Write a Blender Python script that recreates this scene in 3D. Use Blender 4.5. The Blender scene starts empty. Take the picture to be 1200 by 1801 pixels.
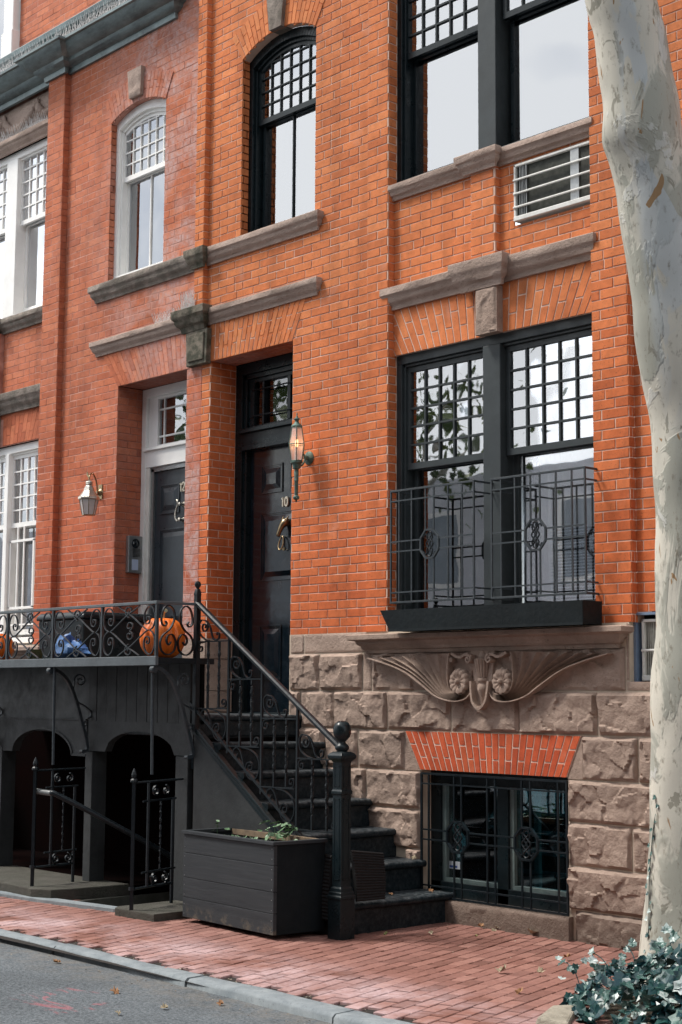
import bpy, math, random
from mathutils import Vector, Matrix, noise
rnd = random.Random(7)
sc = bpy.context.scene
col = sc.collection
PI = math.pi
R_ = math.radians

# ------------------------------------------------------------------ mesh helper
class MB:
    def __init__(s): s.v=[]; s.f=[]; s.c=[]; s.cur=(0.5,0.5,0.5,1)
    def add(s, vs, fs):
        b=len(s.v); s.v+= [tuple(p) for p in vs]; s.c+= [s.cur]*len(vs)
        s.f+= [tuple(b+i for i in f) for f in fs]
    def box(s,x0,x1,y0,y1,z0,z1):
        if x0>x1:x0,x1=x1,x0
        if y0>y1:y0,y1=y1,y0
        if z0>z1:z0,z1=z1,z0
        s.add([(x0,y0,z0),(x1,y0,z0),(x1,y1,z0),(x0,y1,z0),(x0,y0,z1),(x1,y0,z1),(x1,y1,z1),(x0,y1,z1)],
              [(0,3,2,1),(4,5,6,7),(0,1,5,4),(1,2,6,5),(2,3,7,6),(3,0,4,7)])
    def quad(s,a,b,c,d): s.add([a,b,c,d],[(0,1,2,3)])
    def loft(s, rings, closed=True, caps=True, loop=False):
        n=len(rings[0]); b=[p for r in rings for p in r]; f=[]
        m=len(rings)
        for i in range(m if loop else m-1):
            i2=(i+1)%m
            for j in range(n if closed else n-1):
                j2=(j+1)%n
                f.append((i*n+j,i*n+j2,i2*n+j2,i2*n+j))
        if caps and closed and not loop:
            f.append(tuple(range(n-1,-1,-1))); f.append(tuple((m-1)*n+j for j in range(n)))
        s.add(b,f)
    def tube(s, path, r, n=8, caps=True, twist=0):
        path=[Vector(p) for p in path]; rings=[]; up=None
        for i,p in enumerate(path):
            t=(path[min(i+1,len(path)-1)]-path[max(i-1,0)])
            if t.length<1e-9: t=Vector((0,0,1))
            t.normalize()
            if up is None:
                up=Vector((1,0,0)) if abs(t.x)<.8 else Vector((0,1,0))
            up=(up-t*up.dot(t)); up.normalize(); w=t.cross(up)
            rr=r[i] if isinstance(r,(list,tuple)) else r
            rings.append([p+up*(rr*math.cos(2*PI*k/n+twist*i))+w*(rr*math.sin(2*PI*k/n+twist*i)) for k in range(n)])
        s.loft(rings,True,caps)
    def bar(s, path, a, b, nrm):           # flat bar along a planar curve: a = half thickness in the plane, b = half width along nrm
        path=[Vector(p) for p in path]; nrm=Vector(nrm); rings=[]
        for i,p in enumerate(path):
            t=(path[min(i+1,len(path)-1)]-path[max(i-1,0)]); t.normalize()
            q=t.cross(nrm); q.normalize()
            aa=a[i] if isinstance(a,(list,tuple)) else a
            rings.append([p+q*aa+nrm*b,p-q*aa+nrm*b,p-q*aa-nrm*b,p+q*aa-nrm*b])
        s.loft(rings,True,True)
    def lathe(s, c, prof, n=16, axis='z', caps=True, ph=0):
        rings=[]
        for r,h in prof:
            ring=[]
            for k in range(n):
                a=2*PI*k/n+ph
                if axis=='z': ring.append((c[0]+r*math.cos(a),c[1]+r*math.sin(a),c[2]+h))
                elif axis=='y': ring.append((c[0]+r*math.cos(a),c[1]+h,c[2]+r*math.sin(a)))
                else: ring.append((c[0]+h,c[1]+r*math.cos(a),c[2]+r*math.sin(a)))
            rings.append(ring)
        s.loft(rings,True,caps)
    def prism(s, poly, y0, y1):            # polygon in x,z pushed from y0 to y1
        n=len(poly)
        s.add([(p[0],y0,p[1]) for p in poly]+[(p[0],y1,p[1]) for p in poly],
              [tuple(range(n)),tuple(range(2*n-1,n-1,-1))]+[(i,i+n,(i+1)%n+n,(i+1)%n) for i in range(n)])
    def mould(s, prof, xa, xb, yw, ends=(1,1)):     # prof: (projection, z)
        rings=[]
        def ring(kind):
            out=[]
            for p,z in prof:
                if kind==0: out.append((xa-p*ends[0],yw,z))
                if kind==1: out.append((xa-p*ends[0],yw-p,z))
                if kind==2: out.append((xb+p*ends[1],yw-p,z))
                if kind==3: out.append((xb+p*ends[1],yw,z))
            return out
        n=14
        rings.append(ring(0)); A=ring(1); B=ring(2)
        for i in range(n+1):
            k=i/n
            rings.append([tuple(A[j][m]*(1-k)+B[j][m]*k+(noise.noise(Vector((A[j][0]*(1-k)+B[j][0]*k,j*1.7,A[j][2]*9))*3)*.004 if (m and prof[j][0]>.01) else 0) for m in range(3)) for j in range(len(prof))])
        rings.append(ring(3))
        s.loft(rings,False,False)
        s.add(ring(0),[tuple(range(len(prof)))]); s.add(ring(3),[tuple(range(len(prof)))])
    def build(s,name,mat,parent=None,smooth=None,bevel=0,tint=False):
        me=bpy.data.meshes.new(name); me.from_pydata(s.v,[],s.f); me.update()
        if tint:
            a=me.color_attributes.new('tint','FLOAT_COLOR','POINT')
            a.data.foreach_set('color',[x for c in s.c for x in c])
        me.materials.append(mat)
        if smooth is not None:
            me.polygons.foreach_set('use_smooth',[True]*len(me.polygons))
            me.set_sharp_from_angle(angle=R_(smooth))
        o=bpy.data.objects.new(name,me); col.objects.link(o)
        if bevel:
            m=o.modifiers.new('bevel','BEVEL'); m.width=bevel; m.segments=2; m.limit_method='ANGLE'; m.angle_limit=R_(35)
        if parent: attach(o,parent)
        return o
def attach(o,parent):
    o.parent=parent
    M=Matrix.Identity(4); p=parent
    loc=Vector((0,0,0))
    while p: loc+=Vector(p.location); p=p.parent if p.get('category') is None and p.type!='EMPTY' else None
    # parts sit at the origin of the scene, so only the root Empty carries a location
    o.matrix_parent_inverse=Matrix.Translation(-Vector(parent.location)) if parent.type=='EMPTY' else Matrix.Identity(4)
def tag(o,label,cat,group=None,kind=None):
    o['label']=label; o['category']=cat
    if group:o['group']=group
    if kind:o['kind']=kind
    return o
def thing(name,label,cat,loc,group=None):
    o=bpy.data.objects.new(name,None); col.objects.link(o); o.location=loc; o.empty_display_size=.1
    return tag(o,label,cat,group)
def struct(name,mb,mat,**k):
    o=mb.build(name,mat,**k); o['kind']='structure'; return o

def catmull(pts,n=8):
    pts=[Vector(p) for p in pts]; P=[pts[0]]+pts+[pts[-1]]; out=[]
    for i in range(1,len(P)-2):
        for k in range(n):
            t=k/n; a,b,c,d=P[i-1],P[i],P[i+1],P[i+2]
            out.append(.5*((2*b)+(c-a)*t+(2*a-5*b+4*c-d)*t*t+(3*b-a-3*c+d)*t*t*t))
    out.append(pts[-1]); return out
def spiral(cx,cy,r0,r1,a0,turns,n=22):     # 2-D spiral from the outside in
    return [(cx+(r0+(r1-r0)*(k/n)**.85)*math.cos(a0+turns*2*PI*k/n), cy+(r0+(r1-r0)*(k/n)**.85)*math.sin(a0+turns*2*PI*k/n)) for k in range(n+1)]

# ------------------------------------------------------------------ materials
class NT:
    def __init__(s,name):
        s.m=bpy.data.materials.new(name); s.m.use_nodes=True; s.t=s.m.node_tree; s.t.nodes.clear()
        s.out=s.t.nodes.new('ShaderNodeOutputMaterial'); s.p=s.t.nodes.new('ShaderNodeBsdfPrincipled')
        s.t.links.new(s.p.outputs[0],s.out.inputs[0])
        s.co=s.t.nodes.new('ShaderNodeTexCoord').outputs['Object']
    def L(s,a,b): s.t.links.new(a,b)
    def noise(s,scale,detail=4,rough=.55,vec=None,dist=0):
        n=s.t.nodes.new('ShaderNodeTexNoise'); n.inputs['Scale'].default_value=scale; n.inputs['Detail'].default_value=detail
        n.inputs['Roughness'].default_value=rough; n.inputs['Distortion'].default_value=dist
        s.L(vec or s.co,n.inputs['Vector']); return n.outputs['Fac']
    def vor(s,scale,feature='F1',vec=None,out='Distance'):
        n=s.t.nodes.new('ShaderNodeTexVoronoi'); n.feature=feature; n.inputs['Scale'].default_value=scale
        s.L(vec or s.co,n.inputs['Vector']); return n.outputs[out]
    def map(s,sc=(1,1,1),loc=(0,0,0)):
        n=s.t.nodes.new('ShaderNodeMapping'); n.inputs['Scale'].default_value=sc; n.inputs['Location'].default_value=loc
        s.L(s.co,n.inputs['Vector']); return n.outputs[0]
    def ramp(s,f,stops):
        n=s.t.nodes.new('ShaderNodeValToRGB'); e=n.color_ramp.elements
        while len(e)<len(stops): e.new(.5)
        for k,(p,c) in enumerate(stops):
            e[k].position=p; e[k].color=(c,c,c,1) if isinstance(c,(int,float)) else (*c,1)
        s.L(f,n.inputs[0]); return n.outputs[0]
    def mix(s,f,a,b,mode='MIX'):
        n=s.t.nodes.new('ShaderNodeMix'); n.data_type='RGBA'; n.blend_type=mode; n.clamp_factor=True
        for val,i in ((f,0),(a,6),(b,7)):
            if isinstance(val,(int,float)): n.inputs[i].default_value=val if i==0 else (val,val,val,1)
            elif isinstance(val,tuple): n.inputs[i].default_value=(*val,1)
            else: s.L(val,n.inputs[i])
        return n.outputs[2]
    def math(s,op,a,b=0.0,c=None):
        n=s.t.nodes.new('ShaderNodeMath'); n.operation=op
        for i,val in enumerate((a,b) if c is None else (a,b,c)):
            if isinstance(val,(int,float)): n.inputs[i].default_value=val
            else: s.L(val,n.inputs[i])
        return n.outputs[0]
    def xyz(s):
        n=s.t.nodes.new('ShaderNodeSeparateXYZ'); s.L(s.co,n.inputs[0]); return n.outputs
    def mr(s,val,a,b,c=0,d=1):
        n=s.t.nodes.new('ShaderNodeMapRange'); n.interpolation_type='SMOOTHSTEP'
        s.L(val,n.inputs[0]); n.inputs[1].default_value=a;n.inputs[2].default_value=b;n.inputs[3].default_value=c;n.inputs[4].default_value=d
        return n.outputs[0]
    def bump(s,h,strength=.3,dist=.01):
        n=s.t.nodes.new('ShaderNodeBump'); n.inputs['Strength'].default_value=strength; n.inputs['Distance'].default_value=dist
        s.L(h,n.inputs['Height']); s.L(n.outputs[0],s.p.inputs['Normal'])
    def attr(s,ch=0):
        a=s.t.nodes.new('ShaderNodeAttribute'); a.attribute_name='tint'
        q=s.t.nodes.new('ShaderNodeSeparateColor'); s.L(a.outputs['Color'],q.inputs[0]); return q.outputs[ch]
    def up(s):
        g=s.t.nodes.new('ShaderNodeNewGeometry'); q=s.t.nodes.new('ShaderNodeSeparateXYZ'); s.L(g.outputs['Normal'],q.inputs[0]); return q.outputs[2]
    def fin(s,colr,rough=.6,metal=0,spec=.5):
        if isinstance(colr,tuple): s.p.inputs['Base Color'].default_value=(*colr,1)
        else: s.L(colr,s.p.inputs['Base Color'])
        if isinstance(rough,(int,float)): s.p.inputs['Roughness'].default_value=rough
        else: s.L(rough,s.p.inputs['Roughness'])
        s.p.inputs['Metallic'].default_value=metal; s.p.inputs['Specular IOR Level'].default_value=spec
        return s.m

def brick_mat(name,ca,cb,cc,white=0.0,party=False):
    n=NT(name)
    base=n.ramp(n.attr(0),[(0,ca),(.55,cb),(1,cc)])
    m=n.noise(14,6,.65); base=n.mix(.55,base,n.ramp(m,[(.3,.62),(.7,1.25)]),'MULTIPLY')
    st=n.noise(.9,3,.5); base=n.mix(.6,base,n.ramp(st,[(.35,.80),(.65,1.12)]),'MULTIPLY')
    sk=n.noise(1,5,.6,vec=n.map((5,5,.55))); base=n.mix(.8,base,n.ramp(sk,[(.30,.70),(.50,1.0),(.72,1.08)]),'MULTIPLY')
    sp=n.noise(90,2,.5); base=n.mix(n.ramp(sp,[(.3,.5),(.36,0)]),base,(.10,.04,.03))
    hz=n.mr(n.xyz()[2],1.9,5.2,1,0); base=n.mix(hz,base,(.95,.74,.66),'MULTIPLY')  # redder and darker lower down: street shade put into the brick colour
    if white:
        w=n.noise(2.2,6,.7,dist=.6); w2=n.noise(24,4,.7)
        x,y,z=n.xyz()
        zone=n.math('MULTIPLY',n.mr(x,-6.2,-4.9,.12,1),n.mr(z,3.9,5.2,.35,1))
        zone=n.math('MAXIMUM',zone,n.math('MULTIPLY',n.mr(x,-4.85,-4.5,0,1),n.mr(x,-4.36,-4.32,1,0)))
        f=n.math('MULTIPLY',n.ramp(w,[(.41,0),(.57,1)]),zone); f=n.math('MULTIPLY',f,n.ramp(w2,[(.35,.25),(.6,.9)]))
        base=n.mix(n.math('MULTIPLY',f,white),base,(.50,.36,.34))
    else:
        w=n.noise(3.1,5,.7,dist=.4); base=n.mix(n.math('MULTIPLY',n.ramp(w,[(.60,0),(.75,1)]),.28),base,(.55,.36,.30))
    n.bump(n.noise(60,5,.7),.35,.004)
    return n.fin(base,.85,0,.25)
BRICK10=brick_mat('orange brick',(.50,.140,.050),(.63,.196,.070),(.70,.245,.095))
BRICKF=brick_mat('lintel brick',(.54,.165,.060),(.64,.21,.078),(.70,.255,.10))
BRICKB=brick_mat('red lintel brick',(.46,.10,.045),(.56,.13,.055),(.62,.17,.075))
BRICK12=brick_mat('red brick',(.40,.112,.055),(.52,.158,.076),(.59,.20,.10),1.0)
def simple(name,c1,c2,scale,rough=.7,metal=0,bs=40,bst=.2,bd=.004,spec=.4,detail=5):
    n=NT(name); f=n.noise(scale,detail,.6); n.bump(n.noise(bs,4,.6),bst,bd)
    return n.fin(n.mix(n.ramp(f,[(.35,0),(.65,1)]),c1,c2),rough,metal,spec)
MORT10=simple('pale mortar',(.74,.54,.44),(.60,.42,.33),5,.9,bst=.3)
MORT12=simple('red mortar',(.62,.33,.26),(.34,.14,.10),5,.9,bst=.5)
def stone_mat(name,a,b,dark,moss=0):
    n=NT(name); f=n.noise(5,6,.65,dist=.3); g=n.noise(45,5,.7)
    c=n.mix(n.ramp(f,[(.35,0),(.65,1)]),a,b); c=n.mix(n.ramp(g,[(.28,.75),(.42,0)]),c,dark)
    g2=n.noise(1.4,4,.6); c=n.mix(.5,c,n.ramp(g2,[(.35,.72),(.65,1.15)]),'MULTIPLY')
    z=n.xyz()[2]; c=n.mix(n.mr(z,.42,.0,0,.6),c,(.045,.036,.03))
    if moss:
        mm=n.math('MULTIPLY',n.ramp(n.noise(7,5,.7),[(.40,0),(.58,1)]),moss); c=n.mix(mm,c,(.035,.042,.028))
    h=n.math('ADD',n.noise(55,6,.75),n.math('MULTIPLY',n.noise(16,5,.7),1.2))
    n.bump(h,.8,.010); return n.fin(c,.92,0,.2)
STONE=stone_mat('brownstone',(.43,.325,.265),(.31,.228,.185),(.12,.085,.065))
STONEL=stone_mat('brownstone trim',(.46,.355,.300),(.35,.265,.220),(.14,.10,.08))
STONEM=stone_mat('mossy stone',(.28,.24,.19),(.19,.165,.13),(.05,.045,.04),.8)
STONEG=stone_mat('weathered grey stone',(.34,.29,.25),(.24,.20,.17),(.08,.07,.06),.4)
MORTS=simple('stone joint',(.64,.54,.43),(.50,.41,.32),6,.95)
def paint(name,c,rough=.4,dust=0.0,dustc=(.16,.16,.15),spec=.5,wear=.25,bst=.12):
    n=NT(name); f=n.noise(6,5,.65); cc=n.mix(.7,c,n.ramp(f,[(.3,1-wear),(.7,1+wear)]),'MULTIPLY')
    if dust:
        g=n.math('MULTIPLY',n.ramp(n.noise(30,6,.75),[(.42,0),(.72,1)]),dust)
        cc=n.mix(n.math('MULTIPLY',g,n.mr(n.up(),.2,.9,.25,1)),cc,dustc)
    n.bump(n.noise(35,5,.6),bst,.004)
    rr=n.ramp(n.noise(9,4,.6),[(.3,max(rough-.1,.05)),(.7,min(rough+.15,1))])
    return n.fin(cc,rr,0,spec)
BLACK=paint('black gloss paint',(.006,.012,.015),.30,.15,spec=.28)
DOORB=paint('blue black door paint',(.005,.010,.015),.13,0,spec=1.0,bst=.04)
IRON=paint('wrought iron paint',(.006,.010,.013),.36,.25,(.10,.11,.12),bst=.3,spec=.3)
IRONG=paint('sunlit iron paint',(.026,.034,.040),.38,.5,(.20,.21,.22),bst=.3,spec=.4)  # lighter copy of the iron paint, sunlit highlights put into its colour
BEAM=paint('grey beam paint',(.080,.095,.105),.5,.3,(.2,.2,.2),wear=.3,bst=.4)
STEPM=paint('stoop paint',(.005,.011,.015),.42,.9,(.15,.16,.165),bst=.7,spec=.2)
WOODG=paint('grey black timber',(.030,.033,.034),.55,.2,bst=.5,wear=.35,spec=.3)
FRAMEG=paint('slate window paint',(.034,.042,.045),.45,.0,spec=.3)
DOOR12=paint('charcoal door paint',(.026,.034,.042),.35,0)
WHITE=paint('white window paint',(.88,.87,.84),.45,0,wear=.08)
GREYW=paint('cream jamb paint',(.78,.76,.70),.5,0,wear=.15)
PIPELIT=paint('sunlit pipe paint',(.14,.15,.15),.4,.3)
BOX=paint('planter timber',(.006,.010,.012),.6,.15,wear=.4,bst=.6,spec=.2)
def planter_mat():
    n=NT('weathered planter boards'); f=n.noise(3,6,.7,vec=n.map((1,1,14))); g=n.noise(9,6,.75)
    c=n.mix(n.ramp(f,[(.3,0),(.7,1)]),(.018,.022,.026),(.034,.038,.042))
    z=n.xyz()[2]; low=n.math('MULTIPLY',n.mr(z,.14,.05,0,.8),n.ramp(g,[(.50,0),(.6,1)]))
    c=n.mix(low,c,(.10,.085,.065)); n.bump(f,.5,.004); return n.fin(c,.6,0,.3)
PLANT=planter_mat()
INNER=simple('dark interior',(.010,.009,.009),(.005,.005,.005),2,.9,spec=0)
BLIND=simple('white blind',(.93,.93,.91),(.88,.88,.86),1.2,.8,bs=3,bst=.1,bd=.02)
CURT=simple('net curtain',(.72,.72,.69),(.50,.50,.48),4,.9)
BRASS=simple('aged brass',(.36,.27,.15),(.22,.17,.11),20,.32,1,bst=.1)
PALEB=simple('silvered brass',(.68,.63,.54),(.50,.48,.43),25,.35,1)
NUM=simple('number metal',(.62,.58,.48),(.50,.46,.38),20,.4,.3)
VERD=simple('verdigris copper',(.13,.20,.17),(.055,.085,.075),25,.6,.4,bst=.4)
STEEL=simple('brushed steel',(.36,.37,.37),(.30,.31,.31),30,.4,.7)
ACW=simple('white enamel',(.74,.74,.71),(.62,.62,.58),20,.45)
ACG=simple('condenser fins',(.06,.065,.055),(.11,.115,.10),30,.6)
SPIKE=simple('pale plastic spikes',(.88,.86,.84),(.72,.70,.68),30,.5)
SOIL=simple('potting soil',(.05,.035,.022),(.10,.085,.065),40,.95,bst=.8,bd=.01)
RUBBER=simple('black rubber',(.008,.009,.010),(.014,.014,.015),60,.7,bst=.6)
def copper():
    n=NT('patinated copper'); f=n.noise(3,6,.7,vec=n.map((1,3,3))); c=n.mix(n.ramp(f,[(.35,0),(.65,1)]),(.09,.115,.12),(.21,.27,.275))
    g=n.noise(12,5,.7); c=n.mix(n.ramp(g,[(.55,0),(.75,.6)]),c,(.26,.33,.31)); n.bump(n.noise(20,4),.2,.004); return n.fin(c,.5,.25,.5)
COPPER=copper()
def glass(name,refl,tint=(1,1,1),wob=.25):
    m=bpy.data.materials.new(name); m.use_nodes=True; t=m.node_tree; t.nodes.clear()
    o=t.nodes.new('ShaderNodeOutputMaterial'); mx=t.nodes.new('ShaderNodeMixShader'); tr=t.nodes.new('ShaderNodeBsdfTransparent'); gl=t.nodes.new('ShaderNodeBsdfGlossy')
    tr.inputs[0].default_value=(*tint,1); gl.inputs['Roughness'].default_value=.015; gl.inputs[0].default_value=(.95,.97,1,1)
    fr=t.nodes.new('ShaderNodeFresnel'); fr.inputs[0].default_value=1.5
    ad=t.nodes.new('ShaderNodeMath'); ad.operation='MULTIPLY_ADD'; ad.inputs[1].default_value=1.2; ad.inputs[2].default_value=refl; ad.use_clamp=True
    tc=t.nodes.new('ShaderNodeTexCoord'); nz=t.nodes.new('ShaderNodeTexNoise'); nz.inputs['Scale'].default_value=3.0; nz.inputs['Detail'].default_value=1
    bp=t.nodes.new('ShaderNodeBump'); bp.inputs['Strength'].default_value=wob; bp.inputs['Distance'].default_value=.01
    t.links.new(tc.outputs['Object'],nz.inputs['Vector']); t.links.new(nz.outputs[0],bp.inputs['Height']); t.links.new(bp.outputs[0],gl.inputs['Normal'])
    t.links.new(fr.outputs[0],ad.inputs[0]); t.links.new(ad.outputs[0],mx.inputs[0]); t.links.new(tr.outputs[0],mx.inputs[1]); t.links.new(gl.outputs[0],mx.inputs[2]); t.links.new(mx.outputs[0],o.inputs[0])
    return m
GL=glass('window glass',.34,(.95,.98,.98),wob=.05); GLR=glass('reflecting window glass',.30); GLD=glass('dark basement glass',.16,(.45,.8,.85)); GLT=glass('transom glass',.10,(.7,.7,.7))

# ------------------------------------------------------------------ brickwork
BH=.0647; BL=.2125; JT=.0080
def subtract(r,o):
    x0,x1,z0,z1=r; a0,a1,b0,b1=o
    if a0>=x1 or a1<=x0 or b0>=z1 or b1<=z0: return [r]
    out=[]
    if a0>x0: out.append((x0,a0,z0,z1))
    if a1<x1: out.append((a1,x1,z0,z1))
    m0=max(x0,a0);m1=min(x1,a1)
    if b0>z0: out.append((m0,m1,z0,b0))
    if b1<z1: out.append((m0,m1,b1,z1))
    return out
def brick(mb,P,u0,u1,v0,v1,d=.0042,j=.0011):
    if u1-u0<.012 or v1-v0<.010: return
    mb.cur=(min(1,max(0,rnd.gauss(.5,.19))),rnd.random(),0,1)
    w=d+rnd.uniform(-.0010,.0010); tl=rnd.uniform(-.0008,.0008); jj=lambda: rnd.uniform(-j,j)
    cs=[(u0+jj(),v0+jj()),(u1+jj(),v0+jj()),(u1+jj(),v1+jj()),(u0+jj(),v1+jj())]
    cu=(u0+u1)/2;cv=(v0+v1)/2; e=.0022
    A=[P(u,v,-.002) for u,v in cs]; B=[P(u,v,w-.0022) for u,v in cs]
    Cc=[P(u+(e if u<cu else -e),v+(e if v<cv else -e),w+(tl if u<cu else -tl)) for u,v in cs]
    f=[]
    for k in range(4):
        k2=(k+1)%4; f+=[(k,k2,4+k2,4+k),(4+k,4+k2,8+k2,8+k)]
    f.append((8,9,10,11)); mb.add(A+B+Cc,f)
def brickwork(mb,P,u0,u1,v0,v1,holes=(),phase=0.0,jt=JT,header=False,zoff=0.0):
    k0=math.floor((v0-zoff)/BH)-1; k1=math.ceil((v1-zoff)/BH)+1
    for k in range(k0,k1):
        a=max(v0,k*BH+zoff+jt/2); b=min(v1,(k+1)*BH+zoff-jt/2)
        if b-a<.012: continue
        L=BL; ph=phase+(L/2 if k%2 else 0)
        if k%7==3: ph+=.03
        i0=math.floor((u0-ph)/L)-1; i1=math.ceil((u1-ph)/L)+1
        for i in range(i0,i1):
            x0=max(u0,ph+i*L+jt/2); x1=min(u1,ph+(i+1)*L-jt/2)
            if x1-x0<.012: continue
            if x1-x0>.16 and rnd.random()<.05:
                m=x0+.104; parts=[(x0,m-jt/2,a,b),(m+jt/2,x1,a,b)]
            else: parts=[(x0,x1,a,b)]
            for o in holes:
                parts=[q for r in parts for q in subtract(r,o)]
            for q in parts: brick(mb,P,*q)
def sheet(mb,P,u0,u1,v0,v1,holes=(),w=0.0):
    rs=[(u0,u1,v0,v1)]
    for o in holes: rs=[q for r in rs for q in subtract(r,o)]
    for a,b,c,d in rs: mb.quad(P(a,c,w),P(b,c,w),P(b,d,w),P(a,d,w))
FR=lambda y0:(lambda u,v,w:(u,y0-w,v))        # faces the street
SD=lambda x0:(lambda u,v,w:(x0+w,u,v))        # faces +x
SL=lambda x0:(lambda u,v,w:(x0-w,u,v))
def clip(poly,axis,val,keep_less):
    out=[]; n=len(poly)
    for i in range(n):
        a=poly[i];b=poly[(i+1)%n]
        ia=(a[axis]<=val)==keep_less; ib=(b[axis]<=val)==keep_less
        if ia: out.append(a)
        if ia!=ib:
            t=(val-a[axis])/(b[axis]-a[axis]); out.append((a[0]+(b[0]-a[0])*t,a[1]+(b[1]-a[1])*t))
    return out
def fan(mb,mo,y,xc,zb,zt,xb0,xb1,xt0,xt1,n,clipx=None,gap=.012,d=.0030):
    """flat arch of upright bricks that splay outwards; xb at the bottom edge, xt at the top edge"""
    z3=zb+(zt-zb)/3; z6=zb+2*(zt-zb)/3
    def X(t,z): k=(z-zb)/(zt-zb); return (xb0+(xb1-xb0)*t)*(1-k)+(xt0+(xt1-xt0)*t)*k
    full=[(xb0,zb),(xb1,zb),(xt1,zt),(xt0,zt)]
    if clipx: full=clip(clip(full,0,clipx[0],False),0,clipx[1],True)
    mo.prism(full,y-.004,y+.02)
    for i in range(n):
        t0=i/n;t1=(i+1)/n
        cut=[zb,z3,zt] if i%2 else [zb,z6,zt]
        for a,b in zip(cut[:-1],cut[1:]):
            g=gap/2; aa=a+(g if a>zb else 0); bb=b-(g if b<zt else 0)
            q=[(X(t0,aa)+g,aa),(X(t1,aa)-g,aa),(X(t1,bb)-g,bb),(X(t0,bb)+g,bb)]
            if clipx: q=clip(clip(q,0,clipx[0],False),0,clipx[1],True)
            if len(q)<3: continue
            mb.cur=(min(1,max(0,rnd.gauss(.5,.25))),rnd.random(),0,1)
            mb.prism(q,y-.004-d-rnd.uniform(0,.0015),y)
def ring_arch(mb,mo,y,xc,zc,r0,r1,ang,n,gap=.0075):
    for i in range(n):
        a0=-ang+2*ang*i/n; a1=-ang+2*ang*(i+1)/n
        rm=r0+(r1-r0)*(.36 if i%2 else .64)
        for p,q in ((r0,rm),(rm,r1)):
            ga=gap/2/((p+q)/2); pp=p+(gap/2 if p>r0 else 0); qq=q-(gap/2 if q<r1 else 0)
            pt=lambda a,r:(xc+r*math.sin(a),zc+r*math.cos(a))
            mb.cur=(min(1,max(0,rnd.gauss(.5,.25))),rnd.random(),0,1)
            mb.prism([pt(a0+ga,pp),pt(a1-ga,pp),pt(a1-ga,qq),pt(a0+ga,qq)],y-.010-rnd.uniform(0,.0015),y)
    pts=[(xc+r0*math.sin(-ang+2*ang*k/24),zc+r0*math.cos(-ang+2*ang*k/24)) for k in range(25)]
    pts2=[(xc+r1*math.sin(-ang+2*ang*k/24),zc+r1*math.cos(-ang+2*ang*k/24)) for k in range(25)]
    for k in range(24): mo.prism([pts[k],pts[k+1],pts2[k+1],pts2[k]],y-.0045,y+.075)
def arch_holes(x0,x1,z0,zs,xc,zc,R):
    hs=[(x0,x1,z0,zs)]
    z=zs
    while z<zc+R:
        hw=math.sqrt(max(0,R*R-(z+.02-zc)**2)) if z+.02-zc<R else 0
        if hw>0: hs.append((xc-hw,xc+hw,z,z+.03))
        z+=.03
    return hs

# ------------------------------------------------------------------ the two houses
H10=thing('brick_house','orange brick house with black door 10, dark sash windows and carved brownstone ledge','house',(-1.8,.3,0))
H12=thing('brick_house','red brick house with charcoal door 12, white sash windows and copper cornice','house',(-6,.3,0))

A10=dict(xc=-3.38,zc=5.996,R=.879); A12=dict(xc=-5.345,zc=5.865,R=.965)
hole_d10=(-4.216,-3.165,0,4.25); hole_d12=(-5.565,-4.54,0,4.235)
W10=arch_holes(-3.84,-2.92,5.20,6.745,**A10); W12=arch_holes(-5.77,-4.92,5.20,6.735,**A12)
b=MB(); mo=MB()
F0=FR(0)
hs=[hole_d10]+W10
brickwork(b,F0,-4.333,-2.313,1.957,8.7,hs,phase=-2.313); sheet(mo,F0,-4.333,-2.313,1.957,8.7,hs)
fl=FR(-.010); brickwork(b,fl,-2.313,-2.093,1.957,8.7,(),phase=-2.313); 
mo.box(-2.313,-2.093,-.010,.20,1.957,8.7)
# right reveal side of the bay pier
brickwork(b,SD(-2.092),-.006,.075,1.957,8.7,(),phase=.07); 
brickwork(b,F0,-.23,.05,1.957,8.7,(),phase=.05); mo.box(-.23,.05,0,.2,1.957,8.7)
brickwork(b,SD(.0505),.0,.05,1.957,8.7,(),phase=.03)
FB=FR(.05); hac=(.03,.72,1.55,2.02)
brickwork(b,FB,.055,3.4,1.957,8.7,[hac],phase=.0); sheet(mo,FB,.055,3.4,1.957,8.7,[hac])
# bay spandrel panel and its little pier
hsac=(-.915,-.229,4.68,5.11)
brickwork(b,FB,-2.088,-.232,4.29,5.14,[hsac],phase=.1); sheet(mo,FB,-2.092,-.23,3.97,5.14,[hsac])
brickwork(b,F0,-1.276,-1.054,4.45,5.13,(),phase=-1.276); mo.box(-1.276,-1.054,0,.05,4.45,5.13)
brickwork(b,SD(-1.0535),0,.05,4.45,5.13,(),phase=.01)
# door reveal, party pilaster
brickwork(b,SD(-4.216),.003,.265,1.957,4.25,(),phase=.0); mo.box(-4.333,-4.2165,.001,.30,1.957,4.25)
brickwork(b,SL(-3.165),.003,.265,1.957,4.25,(),phase=.0)
brickwork(b,SD(-3.84),.003,.07,5.2,6.75,(),phase=.02)
brickwork(b,FR(-.05),-4.395,-4.275,4.72,8.7,(),phase=-4.34); mo.box(-4.395,-4.276,-.05,0,4.72,8.7)
brickwork(b,SD(-4.2755),-.05,0,4.72,8.7,(),phase=.02)
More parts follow.
